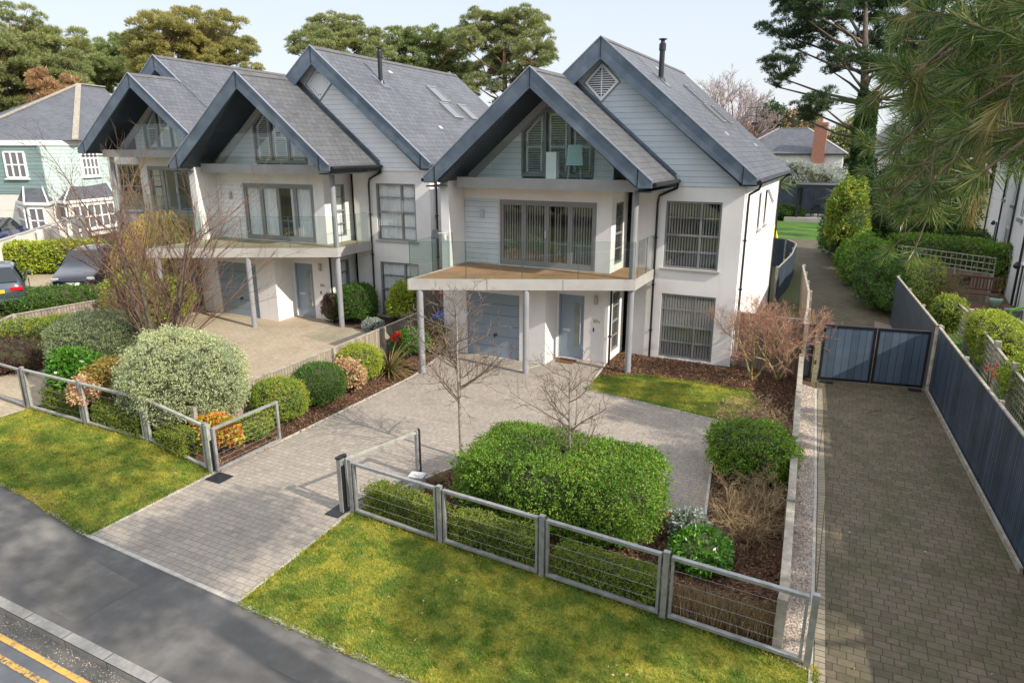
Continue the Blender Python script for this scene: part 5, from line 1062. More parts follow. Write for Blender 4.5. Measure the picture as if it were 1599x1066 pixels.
timber_fence([(-12.62, 9.60), (-12.78, 11.3), (-12.82, 14.5), (-12.9, 17.0), (-13.0, 19.2)], .90, 'low weathered timber boundary fence between the two driveways', pe=2.6)
timber_fence([(-13.0, 19.25), (-12.95, 24), (-12.9, 30)], 1.75, 'tall timber boundary fence running back between the two nearest houses')
timber_fence([(-22.6, 10.2), (-24.0, 12.2), (-23.75, 15.0), (-22.9, 16.8)], .85, 'pale timber fence round the far left garden', capw=.10)
timber_fence([(-2.75, 21.62), (-.80, 21.42)], 1.70, 'brown timber fence closing the gap beside the nearest house', 'timber_dk', capw=.04)
timber_fence([(-.82, 20.9), (-.86, 22.9), (-1.0, 26.0), (-1.6, 32)], 1.7, 'timber fence running back along the lane behind the gate', 'timber_dk')
# low retaining edge along the pebble strip
o = root('timber_edge', (-.19, 8.66, 0), 'low weathered timber edge with posts along the pebble strip', 'timber edging'); org = (-.19, 8.66, 0)
PT = [(-.19, 8.66), (-.33, 11.6), (-.48, 14.5), (-.63, 17.5), (-.79, 20.85)]; m = MB()
for a, b in zip(PT, PT[1:]): m.beam((*a, .37), (*b, .37), .04, .74); 
m.build('board_panel', M['timber_dk'], o, org=org); m = MB()
for a, b in zip(PT, PT[1:]): m.beam((*a, .76), (*b, .76), .13, .045)
m.build('capping_rail', M['post'], o, org=org)
for i in range(len(PT)):
    x, y = PT[i]; MB().obox((x - .01, y, .40), (.13, .13, .86), 0).build('post', M['post'], o, org=org, bevel=.01)
for y in (16.2, 18.6): MB().obox((-.45 - (y - 14) * .045, y, .2), (.03, .9, .22), R(2)).build('dark_board', M['dark_metal'], o, org=org)
# dark lane fences
FR = [(3.95, 6.0), (3.22, 12.2), (2.57, 21.45)]
timber_fence(FR, 1.86, 'dark blue ribbed boundary fence along the right of the lane, in front of the gate', 'ribfence', 'post', capw=.06, pe=2.9, psize=.09)
timber_fence([(2.54, 21.6), (1.9, 29.8)], 1.86, 'dark boarded boundary fence along the right of the lane behind the gate', 'darkfence', 'post', capw=.06, pe=2.7, psize=.09)
m = MB(); kerbline('fence_gravel_board', [(3.15, 12.2), (2.5, 21.4)], .05, -.05, .12, M['post'])
timber_fence([(-2.55, 31.6), (-2.35, 36), (-2.45, 40.2), (-3.1, 42.0), (-4.6, 42.6)], 1.6, 'dark curved boundary fence beyond the nearest house', 'darkfence', 'post', capw=.05, postside=1)
# double gate across the lane
def board_gate(x0, x1, label, h=1.68, ya=21.15, yb=21.6, fx0=-.34, fx1=2.50):
    f = lambda x: ya + (yb - ya) * (x - fx0) / (fx1 - fx0); o = root('lane_gate', (x0, f(x0), 0), label, 'gate', 'slate-grey boarded gates across the lane'); org = (x0, f(x0), 0)
    a = Vector((x0, f(x0), 0)); b = Vector((x1, f(x1), 0)); d = (b - a).normalized(); U = lambda p, z: p + Vector((0, 0, z)); m = MB()
    m.beam(U(a, h), U(b, h), .07, .07); m.beam(U(a, .10), U(b, .10), .07, .07); m.beam(U(a + d * .035, .135), U(a + d * .035, h - .035), .07, .07); m.beam(U(b - d * .035, .135), U(b - d * .035, h - .035), .07, .07)
    m.build('gate_frame', M['black'], o, org=org, bevel=.004); m = MB(); m.beam(U(a + d * .07, (h + .1) / 2), U(b - d * .07, (h + .1) / 2), .03, h - .17); m.build('board_panel', M['gateboard'], o, org=org); return o
board_gate(-.30, 1.07, 'left half of the slate-grey gate across the lane'); board_gate(1.09, 2.42, 'right half of the slate-grey gate across the lane')
board_gate(-.80, -.50, 'narrow slate-grey side gate panel left of the brick pier', 1.66)
m = MB(); m.obox((-.40, 21.02, .55), (.14, .16, 1.30), R(8)); m.obox((-.40, 20.935, .62), (.03, .02, .10), R(8), 1); m.build('gate_pier', [M['brickbuff'], M['black']], org=(-.4, 21.02, 0), label='slim buff brick pier with a slot beside the lane gate', cat='pier')
MB().obox((2.53, 21.6, .9), (.08, .08, 1.9), 0).build('gate_post', M['post'], org=(2.53, 21.6, 0), label='timber and steel post carrying the right lane gate', cat='gate post')
MB().box((-.22, 20.95, .014), (.12, 21.1, .05)).build('gate_stop', M['dark_metal'], org=(-.05, 21, 0), label='small dark stop block under the left end of the lane gate', cat='gate stop')
MB().box((2.05, 21.3, .014), (2.38, 21.45, .05)).build('gate_stop', M['dark_metal'], org=(2.2, 21.4, 0), label='small dark stop block under the right end of the lane gate', cat='gate stop')
# trellis fence of the right-hand garden
TP = [(3.78, 29.0), (4.0, 26.6), (4.05, 24.5), (4.10, 22.3), (4.15, 20.1), (4.22, 18.0), (4.35, 15.6)]
o = root('trellis_fence', (*TP[0], 0), 'weathered timber trellis fence with square posts in the right-hand garden', 'fence'); org = (*TP[0], 0)
for i, (x, y) in enumerate(TP): MB().obox((x, y, .72), (.16, .16, 1.5), 0).build('post', M['post'], o, org=org, bevel=.01)
for a, b in zip(TP, TP[1:]):
    m = MB(); A = Vector((*a, 0)); B = Vector((*b, 0)); n = 12
    for k in range(n + 1):
        p = A.lerp(B, k / n); m.beam(p + Vector((0, 0, .1)), p + Vector((0, 0, 1.25)), .014, .03)
    for k in range(8): z = .15 + k * .155; m.beam(A + Vector((.012, 0, z)), B + Vector((.012, 0, z)), .012, .03)
    m.beam(A + Vector((0, 0, 1.28)), B + Vector((0, 0, 1.28)), .07, .03); m.build('trellis_panel', M['post'], o, org=org)

# ------------------------------------------------------------------ right-hand garden and houses
timber_fence([(2.3, 38.9), (3.4, 38.0), (5.95, 36.0)], 1.25, 'grey timber fence below the trellis at the end of the right-hand garden', 'timber_dk')
o = root('garden_trellis', (3.3, 38.1, 1.3), 'square timber trellis on top of the grey garden fence', 'trellis'); m = MB()
for k in range(20): p = Vector((2.3, 38.9, 1.3)).lerp(Vector((5.95, 36.0, 1.3)), k / 19); m.beam(p, p + Vector((0, 0, .7)), .02, .045)
for z in (1.45, 1.72, 1.98): m.beam((2.3, 38.9, z), (5.95, 36.0, z), .02, .045)
m.build('trellis_panel', M['post'], o, org=(3.3, 38.1, 1.3))
shrub('clipped_hedge', 4.6, 40.2, 3.2, .8, .2, 2.35, 26000, .10, M['hedge'], 'long clipped hedge behind the garden trellis on the right', 'hedge', 5, .03, 2, R(-30), .05)
shrub('clipped_hedge', 5.6, 45.5, 1.6, 1.2, .2, 2.3, 9000, .12, M['dkshrub'], 'rounded dark hedge end beyond the long clipped hedge', 'hedge', 3, .05, 2)
m = MB(); m.prism([(6.35, 27.6), (5.55, 27.5), (5.0, 27.35), (5.75, 20.5), (6.0, 20.5), (5.3, 27.05), (6.35, 27.3)][::-1], 'z', -.1, 1.15)
m = MB(); m.beam((5.06, 27.4, .56), (6.15, 21.5, .56), .22, 1.22); m.build('brick_planter_wall', M['brickblack'], org=(5.5, 25, 0), label='dark brick garden wall at the right edge', cat='wall')
MB().beam((5.06, 27.4, 1.21), (6.15, 21.5, 1.21), .26, .06).build('wall_coping', M['post'], bpy.data.objects['brick_planter_wall'], org=(5.5, 25, 0))
MB().beam((5.2, 27.42, .58), (6.6, 28.3, .58), .2, .5).build('raised_bed_edge', M['benchwood'], org=(5.5, 27.8, 0), label='red-brown raised bed edge behind the dark brick wall', cat='raised bed')
o = root('garden_deck', (5.2, 32.4, 0), 'red-brown timber deck with a step in the right-hand garden', 'deck'); m = MB(); m.obox((5.25, 33.0, .17), (2.1, 2.3, .36), R(-12)); m.build('deck_boards', M['deckwood'], o, org=(5.2, 32.4, 0))
MB().obox((5.0, 31.55, .08), (2.0, .5, .18), R(-12)).build('step', M['deckwood'], o, org=(5.2, 32.4, 0))
o = root('garden_bench', (5.0, 33.2, .36), 'dark red timber bench with a slatted back on the deck', 'bench'); bz = .36; cz = R(-10)
Mx = Matrix.Translation((5.05, 33.7, bz)) @ Matrix.Rotation(cz, 4, 'Z')
def ob2(c, s_, nm, par, mm=M['benchwood']):
    hx, hy, hz = s_[0] / 2, s_[1] / 2, s_[2] / 2; m = MB()
    m.add([Mx @ (Vector(c) + Vector(p)) for p in [(-hx,-hy,-hz),(hx,-hy,-hz),(hx,hy,-hz),(-hx,hy,-hz),(-hx,-hy,hz),(hx,-hy,hz),(hx,hy,hz),(-hx,hy,hz)]], [(0,3,2,1),(4,5,6,7),(0,1,5,4),(1,2,6,5),(2,3,7,6),(3,0,4,7)]); return m.build(nm, mm, par, org=(5.0, 33.2, .36))
for sx in (-.85, .85):
    ob2((sx, .28, .55), (.09, .09, 1.1), 'leg', o); ob2((sx, -.25, .32), (.07, .07, .64), 'leg', o); ob2((sx, 0, .66), (.10, .62, .05), 'armrest', o)
ob2((0, 0, .43), (1.62, .52, .05), 'seat', o); ob2((0, .28, 1.06), (1.6, .06, .10), 'back_rail', o); ob2((0, .28, .56), (1.6, .06, .07), 'back_rail', o)
for k in range(13): ob2((-.72 + k * .12, .28, .80), (.05, .025, .42), 'back_slat', o)
ob2((-.5, .21, .86), (.50, .08, .34), 'cushion', o, M['black'])
MB().lathe((5.75, 33.2, .36), [(.10, 0), (.16, .1), (.24, .26), (.25, .34), (.21, .35)], 16).build('glazed_bowl', M['potgreen'], org=(5.75, 33.2, .36), smooth=False, label='pale green glazed bowl planter at the deck corner', cat='planter')
MB().lathe((6.15, 32.0, 0), [(.22, 0), (.28, .45), (.31, .55), (.27, .56)], 16).build('round_pot', M['pot'], org=(6.15, 32.0, 0), label='large grey-green round pot below the white wall', cat='pot')
MB().tube([(6.0, 31.5, .0), (6.0, 31.5, .62), (6.35, 31.6, .72), (6.55, 32.0, .70), (6.6, 32.4, .1)], .055, 8).build('green_hose_stand', M['green_pl'], org=(6, 31.5, 0), label='bright green plastic frame round the large grey pot', cat='garden frame')
MB().lathe((5.95, 32.6, 0), [(.09, 0), (.10, .3), (.04, .34), (.0, .5)], 10).build('green_bottle_planter', M['dkshrub'], org=(5.95, 32.6, 0), label='small dark green conical plant between bowl and grey pot', cat='plant')
shrub('golden_shrub', 4.55, 25.2, .75, 1.7, .1, 1.75, 14000, .075, M['lime'], 'yellow-green variegated shrub behind the trellis', 'shrub', 2.2, .12, 3, W=.04)
shrub('golden_shrub', 3.6, 28.6, .55, 1.0, .1, 1.5, 7000, .075, M['gold'], 'yellow-green shrub between the dark fence and the trellis posts', 'shrub', 2.2, .12, 3, W=.04)
shrub('golden_conifer', 4.95, 20.2, .80, 1.2, .1, 1.7, 12000, .11, M['yewish'], 'bright lime feathery conifer nearest the right edge', 'shrub', 2.2, .16, 3, W=.03, group='lime feathery conifers')
shrub('golden_conifer', 5.0, 17.6, .7, 1.0, .1, 1.35, 8000, .11, M['yewish'], 'lime feathery conifer low at the right edge behind the trellis', 'shrub', 2.2, .16, 3, W=.03, group='lime feathery conifers')
shrub('red_flowering_shrub', 4.0, 21.9, .12, .2, .5, .9, 70, .06, M['red_flower'], 'small red flowers showing through the trellis', 'flowers', 2, .2, 3, core=False, W=.05)
shrub('tangled_climber', 2.95, 32.2, .8, 2.2, .2, 2.2, 14000, .07, M['gold'], 'tangled green-brown climber over the end of the dark fence', 'shrub', 2.2, .12, 2, W=.025)
shrub('tangled_climber', 3.75, 31.0, .8, 1.1, .2, 2.0, 12000, .10, M['hedge_dead'], 'grey-brown twiggy climber left of the bench', 'shrub', 2.2, .12, 2, W=.012, core=False, depth=.9)
def white_house(name, x, y0, y1, dep, h, sk, label, wins, doors):
    """house whose long face looks left (-x), base line x + sk*(y-y0)"""
    o = root(name, (x, y0, 0), label, 'house', 'white rendered houses at the right'); org = (x, y0, 0); F = lambda y: x + sk * (y - y0)
    m = MB(); Q = [(F(y0), y0), (F(y0) + dep, y0 - .5), (F(y1) + dep, y1), (F(y1), y1)]; m.prism(Q, 'z', -.3, h); m.build('wall', M['render'], o, org=org)
    rh = h + 3.2; ov = .45; a, b, c, d = (F(y0) - ov, y0 - ov), (F(y0) + dep, y0 - ov), (F(y1) + dep, y1 + ov), (F(y1) - ov, y1 + ov); r0 = (F(y0) + dep / 2, y0 + 3.2); r1 = (F(y1) + dep / 2, y1 - 3.2)
    m = MB(); vs = [(*a, h), (*b, h), (*c, h), (*d, h), (*r0, rh), (*r1, rh)]; vs += [(*a, h - .15), (*b, h - .15), (*c, h - .15), (*d, h - .15)]
    m.add(vs, [(0, 1, 4), (1, 2, 5, 4), (2, 3, 5), (3, 0, 4, 5), (0, 6, 7, 1), (1, 7, 8, 2), (2, 8, 9, 3), (3, 9, 6, 0), (6, 9, 8, 7)]); m.build('roof', M['slate'], o, org=org)
    for y, z0, z1, wd in wins + doors:
        fx = F(y) ; m = MB(); m.box((fx - .04, y - wd / 2, z0), (fx + .05, y + wd / 2, z0 + .07)); m.box((fx - .04, y - wd / 2, z1 - .07), (fx + .05, y + wd / 2, z1))
        for q in (y - wd / 2, y - .035, y + wd / 2 - .07): m.box((fx - .04, q, z0 + .07), (fx + .05, q + .07, z1 - .07))
        f = m.build('window' if z0 > .2 else 'door', M['white'], o, org=org); MB().box((fx - .015, y - wd / 2 + .07, z0 + .07), (fx + .0, y + wd / 2 - .07, z1 - .07)).build('pane', M['carglass'], f, org=org)
        if z0 > .2: MB().box((fx - .12, y - wd / 2 - .12, z0 - .16), (fx - .03, y + wd / 2 + .12, z0 - .01)).build('sill', M['pot'], f, org=org)
        else: MB().lathe((fx - .08, y + wd / 2 + .45, 1.75), [(.02, 0), (.12, .05), (.14, .16), (.05, .30)], 12).build('wall_lamp', M['black'], o, org=org)
    for y in (y0 + .25, (y0 + y1) / 2, y1 - .3): MB().tube([(F(y) - .08, y, h - .1), (F(y) - .08, y, 0)], .05, 8).build('downpipe', M['black'], o, org=org)
    MB().tube([(F(y0) - .5, y0 - .4, h - .02), (F(y1) - .5, y1 + .4, h - .02)], .07, 8).build('gutter', M['black'], o, org=org)
white_house('white_house', 6.25, 29.2, 40.5, 8, 6.4, .075, 'nearer white rendered house with black downpipes at the right edge', [(33.5, 3.6, 5.2, .85), (37.6, 3.6, 5.2, .85)], [(33.6, .02, 2.1, 1.3), (39.3, .02, 1.5, .01)][:1])
white_house('white_house', 7.75, 42.6, 62, 8, 6.6, .075, 'farther white rendered house behind the clipped hedge at the right', [(46.5, 3.6, 5.2, .85), (52, 3.6, 5.2, .85), (47.3, .9, 2.3, 1.0)], [(53.5, .02, 2.1, 1.3)])
MB().box((6.0, 63, -.2), (7.6, 63.8, 7.0)).build('brick_gatehouse_wall', M['brickred'], org=(6.8, 63, 0), label='red brick wall end beyond the farther white house', cat='wall')
# planting along the right of the lane
shrub('lane_shrubs', 1.5, 33.2, .9, 2.6, .0, 2.3, 22000, .10, M['dkshrub'], 'dense green shrub row at the near end of the lane planting', 'shrub', 2.2, .2, 2, R(8), .04)
shrub('lane_shrubs', .75, 39.5, 1.1, 3.2, .0, 2.5, 20000, .12, M['hedge'], 'dense green shrub row halfway along the lane', 'shrub', 2.2, .2, 2, R(10), .05)
shrub('lane_shrubs', .0, 47, 1.4, 4, .0, 2.8, 16000, .15, M['dkshrub'], 'dark shrubs at the far end of the lane planting', 'shrub', 2.2, .2, 1.5, R(12), .06)
gp_ = V3(1330, 300, 42.5)
shrub('golden_tree', gp_.x, gp_.y, 1.05, 1.1, .2, 4.3, 12000, .16, M['gold'], 'yellow-green bushy tree beyond the end of the lane', 'tree', 2.2, .24, 1.3, W=.09)
shrub('dark_tree', 3.0, 47, 3.0, 3, .5, 6.4, 22000, .2, M['pine_dark'], 'dark evergreen mass behind the lane shrubs', 'tree', 2.2, .14, 1.2, W=.07)
straps('cordyline_palm', -6.6, 68, 160, 2.1, .13, M['palm'], 'cordyline palm left of the pergola', 'palm', .25, 3.4, .16, seed=4)
straps('cordyline_palm', -.6, 58.5, 150, 1.9, .13, M['palm'], 'cordyline palm in front of the right side of the pergola', 'palm', .25, 2.8, .13, seed=5)
straps('cordyline_palm', .3, 61.5, 150, 2.0, .13, M['palm'], 'taller cordyline palm behind the yellow-green bushy tree', 'palm', .35, 4.2, .16, seed=6)
straps('cordyline_palm', -8.3, 84, 110, 2.2, .14, M['palm'], 'spiky palm in front of the house with the brick chimney', 'palm', .3, 4.2, .2, seed=7)
shrub('silver_tree', -6.0, 79, 5.6, 2.5, 1.5, 5.0, 40000, .22, M['silver'], 'wide silvery-leaved tree behind the pergola', 'tree', 2.2, .24, 1.1, W=.06)
shrub('yellow_green_shrub', -11.5, 82, 2.2, 1.6, 1.5, 5.4, 7000, .26, M['gold'], 'yellow-green shrub left of the silvery tree', 'tree', 2, .15, 1)
shrub('dark_laurel', -7.2, 71, 3.0, 1.2, 0, 1.5, 9000, .16, M['dkshrub'], 'low dark shrubs under the cordyline at the back of the lawn', 'shrub', 2, .15, 1)
MB().box((-14, 75.5, -.2), (3, 75.7, 3.0)).build('dark_garden_fence', M['darkfence'], org=(-5, 75.6, 0), label='dark fence at the end of the back garden', cat='fence')
o = root('pergola', (-2.6, 72, 0), 'dark flat-roofed pergola on a pale plinth at the end of the back lawn', 'pergola'); org = (-2.6, 72, 0)
MB().box((-5.6, 69.6, -.1), (.6, 74.6, .38)).build('plinth', M['fascia'], o, org=org)
for x, y in ((-4.6, 70.2), (.2, 70.2), (-4.6, 74.2), (.2, 74.2)): MB().box((x - .12, y - .12, .38), (x + .12, y + .12, 3.1)).build('post', M['dark_metal'], o, org=org)
MB().box((-4.85, 69.9, 3.1), (.45, 74.5, 3.4)).build('roof_frame', M['dark_metal'], o, org=org)
o = root('outdoor_table', (-2.4, 72, .38), 'dark outdoor table under the pergola', 'table'); MB().box((-3.5, 71.5, 1.08), (-1.3, 72.5, 1.14)).build('tabletop', M['dark_metal'], o, org=(-2.4, 72, .38))
for x, y in ((-3.4, 71.6), (-1.4, 71.6), (-3.4, 72.4), (-1.4, 72.4)): MB().box((x - .04, y - .04, .38), (x + .04, y + .04, 1.08)).build('leg', M['dark_metal'], o, org=(-2.4, 72, .38))
def chair(x, y, rz, label):
    o = root('outdoor_chair', (x, y, .38), label, 'chair', 'dark chairs round the pergola table', rz)
    MB().box((-.25, -.25, .42), (.25, .25, .47)).build('seat', M['dark_metal'], o); MB().box((-.25, .21, .47), (.25, .25, .95)).build('backrest', M['dark_metal'], o)
    for a in (-.22, .22):
        for b in (-.22, .22): MB().box((a - .02, b - .02, 0), (a + .02, b + .02, .42)).build('leg', M['dark_metal'], o)
for x, y, r_ in ((-3.0, 71.0, 180), (-1.9, 71.0, 180), (-3.0, 73.0, 0), (-1.9, 73.0, 0)): chair(x, y, R(r_), 'dark chair at the outdoor table under the pergola')
MB().add([(-4.9, 50.2, 0), (-4.2, 50.2, 0), (-4.2, 51.5, 0), (-4.9, 51.5, 0), (-4.75, 50.8, 1.5), (-4.6, 50.9, 1.5)], [(0, 1, 5, 4), (1, 2, 5), (2, 3, 4, 5), (3, 0, 4), (0, 3, 2, 1)]).build('folded_parasol', M['yellowtoy'], org=(-4.6, 50.9, 0), label='yellow folded parasol just behind the nearest house', cat='parasol')

# ------------------------------------------------------------------ background houses
def hip_house(name, cx, cy, wx, wy, h, rh, label, wall='render', roofm='slate', rz=0, base=0, chim=None, wins=(), cat='house', group='houses beyond the gardens', ridge=None):
    o = root(name, (cx, cy, base), label, cat, group, rz); m = MB().box((-wx / 2, -wy / 2, -.3), (wx / 2, wy / 2, h)); m.build('wall', M[wall], o)
    ov = .5; x, y = wx / 2 + ov, wy / 2 + ov; rl = ridge if ridge is not None else max(wx - wy, 0) / 2
    m = MB(); m.add([(-x, -y, h), (x, -y, h), (x, y, h), (-x, y, h), (-rl, 0, h + rh), (rl, 0, h + rh), (-x, -y, h - .15), (x, -y, h - .15), (x, y, h - .15), (-x, y, h - .15)],
      [(0, 1, 5, 4), (1, 2, 5), (2, 3, 4, 5), (3, 0, 4), (0, 6, 7, 1), (1, 7, 8, 2), (2, 8, 9, 3), (3, 9, 6, 0), (6, 9, 8, 7)]); rf = m.build('roof', M[roofm], o)
    m = MB()
    for p, q in (((-x, -y, h), (-rl, 0, h + rh)), ((x, -y, h), (rl, 0, h + rh)), ((x, y, h), (rl, 0, h + rh)), ((-x, y, h), (-rl, 0, h + rh))): m.beam(p, q, .2, .06)
    if rl > 0: m.beam((-rl, 0, h + rh), (rl, 0, h + rh), .2, .06)
    m.build('hip_tiles', M['fascia'] if roofm == 'slate' else M['ridge'], rf)
    MB().tube([(-x, -y - .05, h - .05), (x, -y - .05, h - .05)], .07, 6).build('gutter', M['black'], o)
    if chim:
        a, b, ht, s_ = chim; MB().box((a - s_, b - s_ * .8, -.3), (a + s_, b + s_ * .8, ht)).box((a - s_ - .06, b - s_ * .8 - .06, ht - .35), (a + s_ + .06, b + s_ * .8 + .06, ht - .15)).build('chimney', M['brickred'], o)
        MB().lathe((a, b, ht), [(.2, 0), (.16, .1), (.14, .45), (.17, .5)], 12).build('chimney_pot', M['terracotta'], o)
    for (wx0, z0, wd, hh, mm) in wins:
        f = MB().box((wx0 - wd / 2, -wy / 2 - .06, z0), (wx0 + wd / 2, -wy / 2 + .02, z0 + hh)).build('window', M[mm], o); MB().box((wx0 - wd / 2 + .1, -wy / 2 - .075, z0 + .1), (wx0 + wd / 2 - .1, -wy / 2 - .055, z0 + hh - .1)).build('pane', M['carglass'], f)
    return o
hip_house('bungalow', -7.9, 98, 12.5, 9, 6.0, 3.1, 'house with a tall red brick chimney beyond the back garden', chim=(3.5, -4.6, 9.6, .72), wins=[(-4.6, 3.2, 2.4, 1.8, 'dark_metal')])
hip_house('bungalow', 4.0, 101, 8.5, 8, 5.9, 3.9, 'steep-roofed house with red brick, seen behind the ivy-clad trunk', wins=[(-2.8, 4.4, 2.0, 1.1, 'brickred')], ridge=.4)
o = hip_house('bungalow', -18.5, 108, 9, 9, 6.2, 2.4, 'grey-roofed house half hidden behind the nearest house gable')
o = root('tv_aerial', (-12.3, 96, 8.4), 'thin television aerial mast above the roof of the chimney house', 'aerial'); m = MB().tube([(0, 0, -3), (0, 0, 3.4)], .05, 6)
for z in (2.2, 3.2):
    m.tube([(-1.4, 0, z), (1.2, 0, z)], .03, 5)
    for k in range(9): m.tube([(-1.4 + k * .3, -.4, z), (-1.4 + k * .3, .4, z + .25)], .018, 4)
m.box((-.5, -.2, 1.1), (.3, .2, 1.4)).build('mast', M['dark_metal'], o)
# teal and mint weatherboarded house
B0 = 1.45
def PL(px, D):
    az = math.atan2(-(CRm @ Vector(((px - 799.5) / 1066, 233 / 1066, -1))).x, (CRm @ Vector(((px - 799.5) / 1066, 233 / 1066, -1))).y); return (-D * math.sin(az), D * math.cos(az))
CRm = cam.rotation_euler.to_matrix()
Q0, Q1, Q2, Q3, Q4, Q5 = PL(-110, 55), PL(74, 50), PL(131, 51.5), PL(235, 57), PL(235, 70), PL(-110, 70)
o = root('weatherboarded_house', (*Q1, B0), 'teal and mint weatherboarded house with white windows and a slate hip roof', 'house'); og = (*Q1, 0); zt = 7.05
def T(m, n, mt, p=None, **k): return m.build(n, mt, p or o, org=(og[0], og[1], B0), **k)
T(MB().prism([Q0, Q1, Q2, Q3, Q4, Q5], 'z', 0, zt), 'wall', M['render2'])
def face(A, B, u0, u1, z0, z1, d0, d1, m=None):
    """box on wall A-B, from u0 to u1 metres along it, d metres proud of it"""
    m = m or MB(); A = Vector(A); B = Vector(B); d = (B - A).normalized(); n = Vector((d.y, -d.x)); p = A + d * u0; q = A + d * u1
    c = [p + n * d0, q + n * d0, q + n * d1, p + n * d1]
    return m.add([(v.x, v.y, z0) for v in c] + [(v.x, v.y, z1) for v in c], [(0,1,2,3),(7,6,5,4),(0,4,5,1),(1,5,6,2),(2,6,7,3),(3,7,4,0)])
def ln(A, B): return (Vector(B) - Vector(A)).length
T(face(Q0, Q1, 0, ln(Q0, Q1), 4.0, zt - .28, .0, .05), 'side_cladding', M['clad_teal'])
T(face(Q1, Q2, 0, ln(Q1, Q2), 3.3, zt - .28, .0, .05), 'front_cladding', M['clad_mint']); T(face(Q2, Q3, 0, ln(Q2, Q3), 3.3, zt - .28, .0, .05), 'front_cladding', M['clad_mint'])
m = MB(); face(Q0, Q1, 0, ln(Q0, Q1), zt - .28, zt + .02, 0, .14, m); face(Q1, Q2, 0, ln(Q1, Q2), zt - .28, zt + .02, 0, .13, m); face(Q2, Q3, 0, ln(Q2, Q3), zt - .28, zt + .02, 0, .14, m); T(m, 'eaves_board', M['white'])
r0, r1 = PL(150, 61), PL(187, 63); E0, E2, E3 = PL(-60, 52.2), PL(131, 50.6), PL(250, 56.5); zr = 11.05
m = MB(); m.add([(*E0, zt + .03), (*E2, zt + .03), (*E3, zt + .03), (*r0, zr), (*r1, zr), (*Q5, zt), (*Q4, zt), (*PL(30, 52), zt + .03)], [(0, 1, 3), (1, 2, 4, 3), (2, 6, 4), (3, 4, 6, 5), (0, 3, 5)]); rf = T(m, 'roof', M['slate'])
m = MB(); m.beam((*E2, zt + .08), (*r0, zr + .04), .34, .08); m.beam((*r0, zr + .04), (*r1, zr + .04), .3, .08); m.beam((*E0, zt + .08), (*r0, zr + .04), .25, .08); T(m, 'hip_tiles', M['post'], rf)
M['curtain_glass'] = mat('net_curtain_behind_glass', (.16, .165, .18), .08, 0, .8)
def sash(A, B, u, z, wd, ht, nx, nz, par=None):
    m = MB(); face(A, B, u, u + wd, z, z + .09, .05, .13, m); face(A, B, u, u + wd, z + ht - .09, z + ht, .05, .13, m)
    for k in range(nx + 1): c = u + wd * k / nx; e = .045 if 0 < k < nx else .06; face(A, B, c - e, c + e, z + .09, z + ht - .09, .05, .125, m)
    for k in range(1, nz): c = z + ht * k / nz; face(A, B, u + .06, u + wd - .06, c - .04, c + .04, .05, .12, m)
    face(A, B, u - .12, u + wd + .12, z - .08, z - .002, .05, .20, m); f = T(m, 'window', M['white'], par); T(face(A, B, u + .05, u + wd - .05, z + .08, z + ht - .08, .05, .09), 'pane', M['curtain_glass'], f if par is None else par)
sash(Q0, Q1, ln(Q0, Q1) - 2.25, 4.9, 1.25, 1.55, 3, 2); sash(Q2, Q3, .15, 4.9, 1.45, 1.65, 4, 3)
def bay(pxs, z1, hr, lb):
    p = [PL(*q) for q in pxs]; m = MB(); m.prism([p[0], p[1], p[2], p[3]], 'z', 0, z1); b_ = T(m, 'bay', M['render2']); c = Vector((sum(q[0] for q in p) / 4, sum(q[1] for q in p) / 4))
    e = [c + (Vector(q) - c) * 1.10 for q in p]; t0 = Vector(p[0]).lerp(Vector(p[3]), .28); t1 = Vector(p[0]).lerp(Vector(p[3]), .72)
    m = MB(); m.add([(*q, z1 + .02) for q in e] + [(*t0, z1 + hr), (*t1, z1 + hr)], [(0, 1, 4), (1, 2, 5, 4), (2, 3, 5), (0, 4, 5, 3)]); T(m, 'bay_roof', M['slate'], b_)
    m = MB()
    for i, j in ((0, 1), (1, 2), (2, 3)): face(e[i], e[j], 0, ln(e[i], e[j]), z1 - .12, z1 + .05, 0, .04, m)
    for i, j in ((1, 4), (2, 5)): 
        v = [(*q, z1 + .06) for q in e] + [(*t0, z1 + hr + .04), (*t1, z1 + hr + .04)]; m.beam(v[i], v[j], .08, .04)
    T(m, 'bay_eaves', M['white'], b_)
    for i, j, n in ((0, 1, 1), (1, 2, max(2, int(ln(p[1], p[2]) / .55)))):
        L = ln(p[i], p[j]); 
        if L > .7: sash(p[i], p[j], .2, z1 - 1.75, L - .4, 1.5, n, 2, b_)
bay([(22, 52), (36, 49.3), (70, 48.4), (82, 50.6)], 3.55, 1.15, 'a'); bay([(88, 51), (102, 49.2), (176, 52), (190, 55)], 3.55, 1.35, 'b')
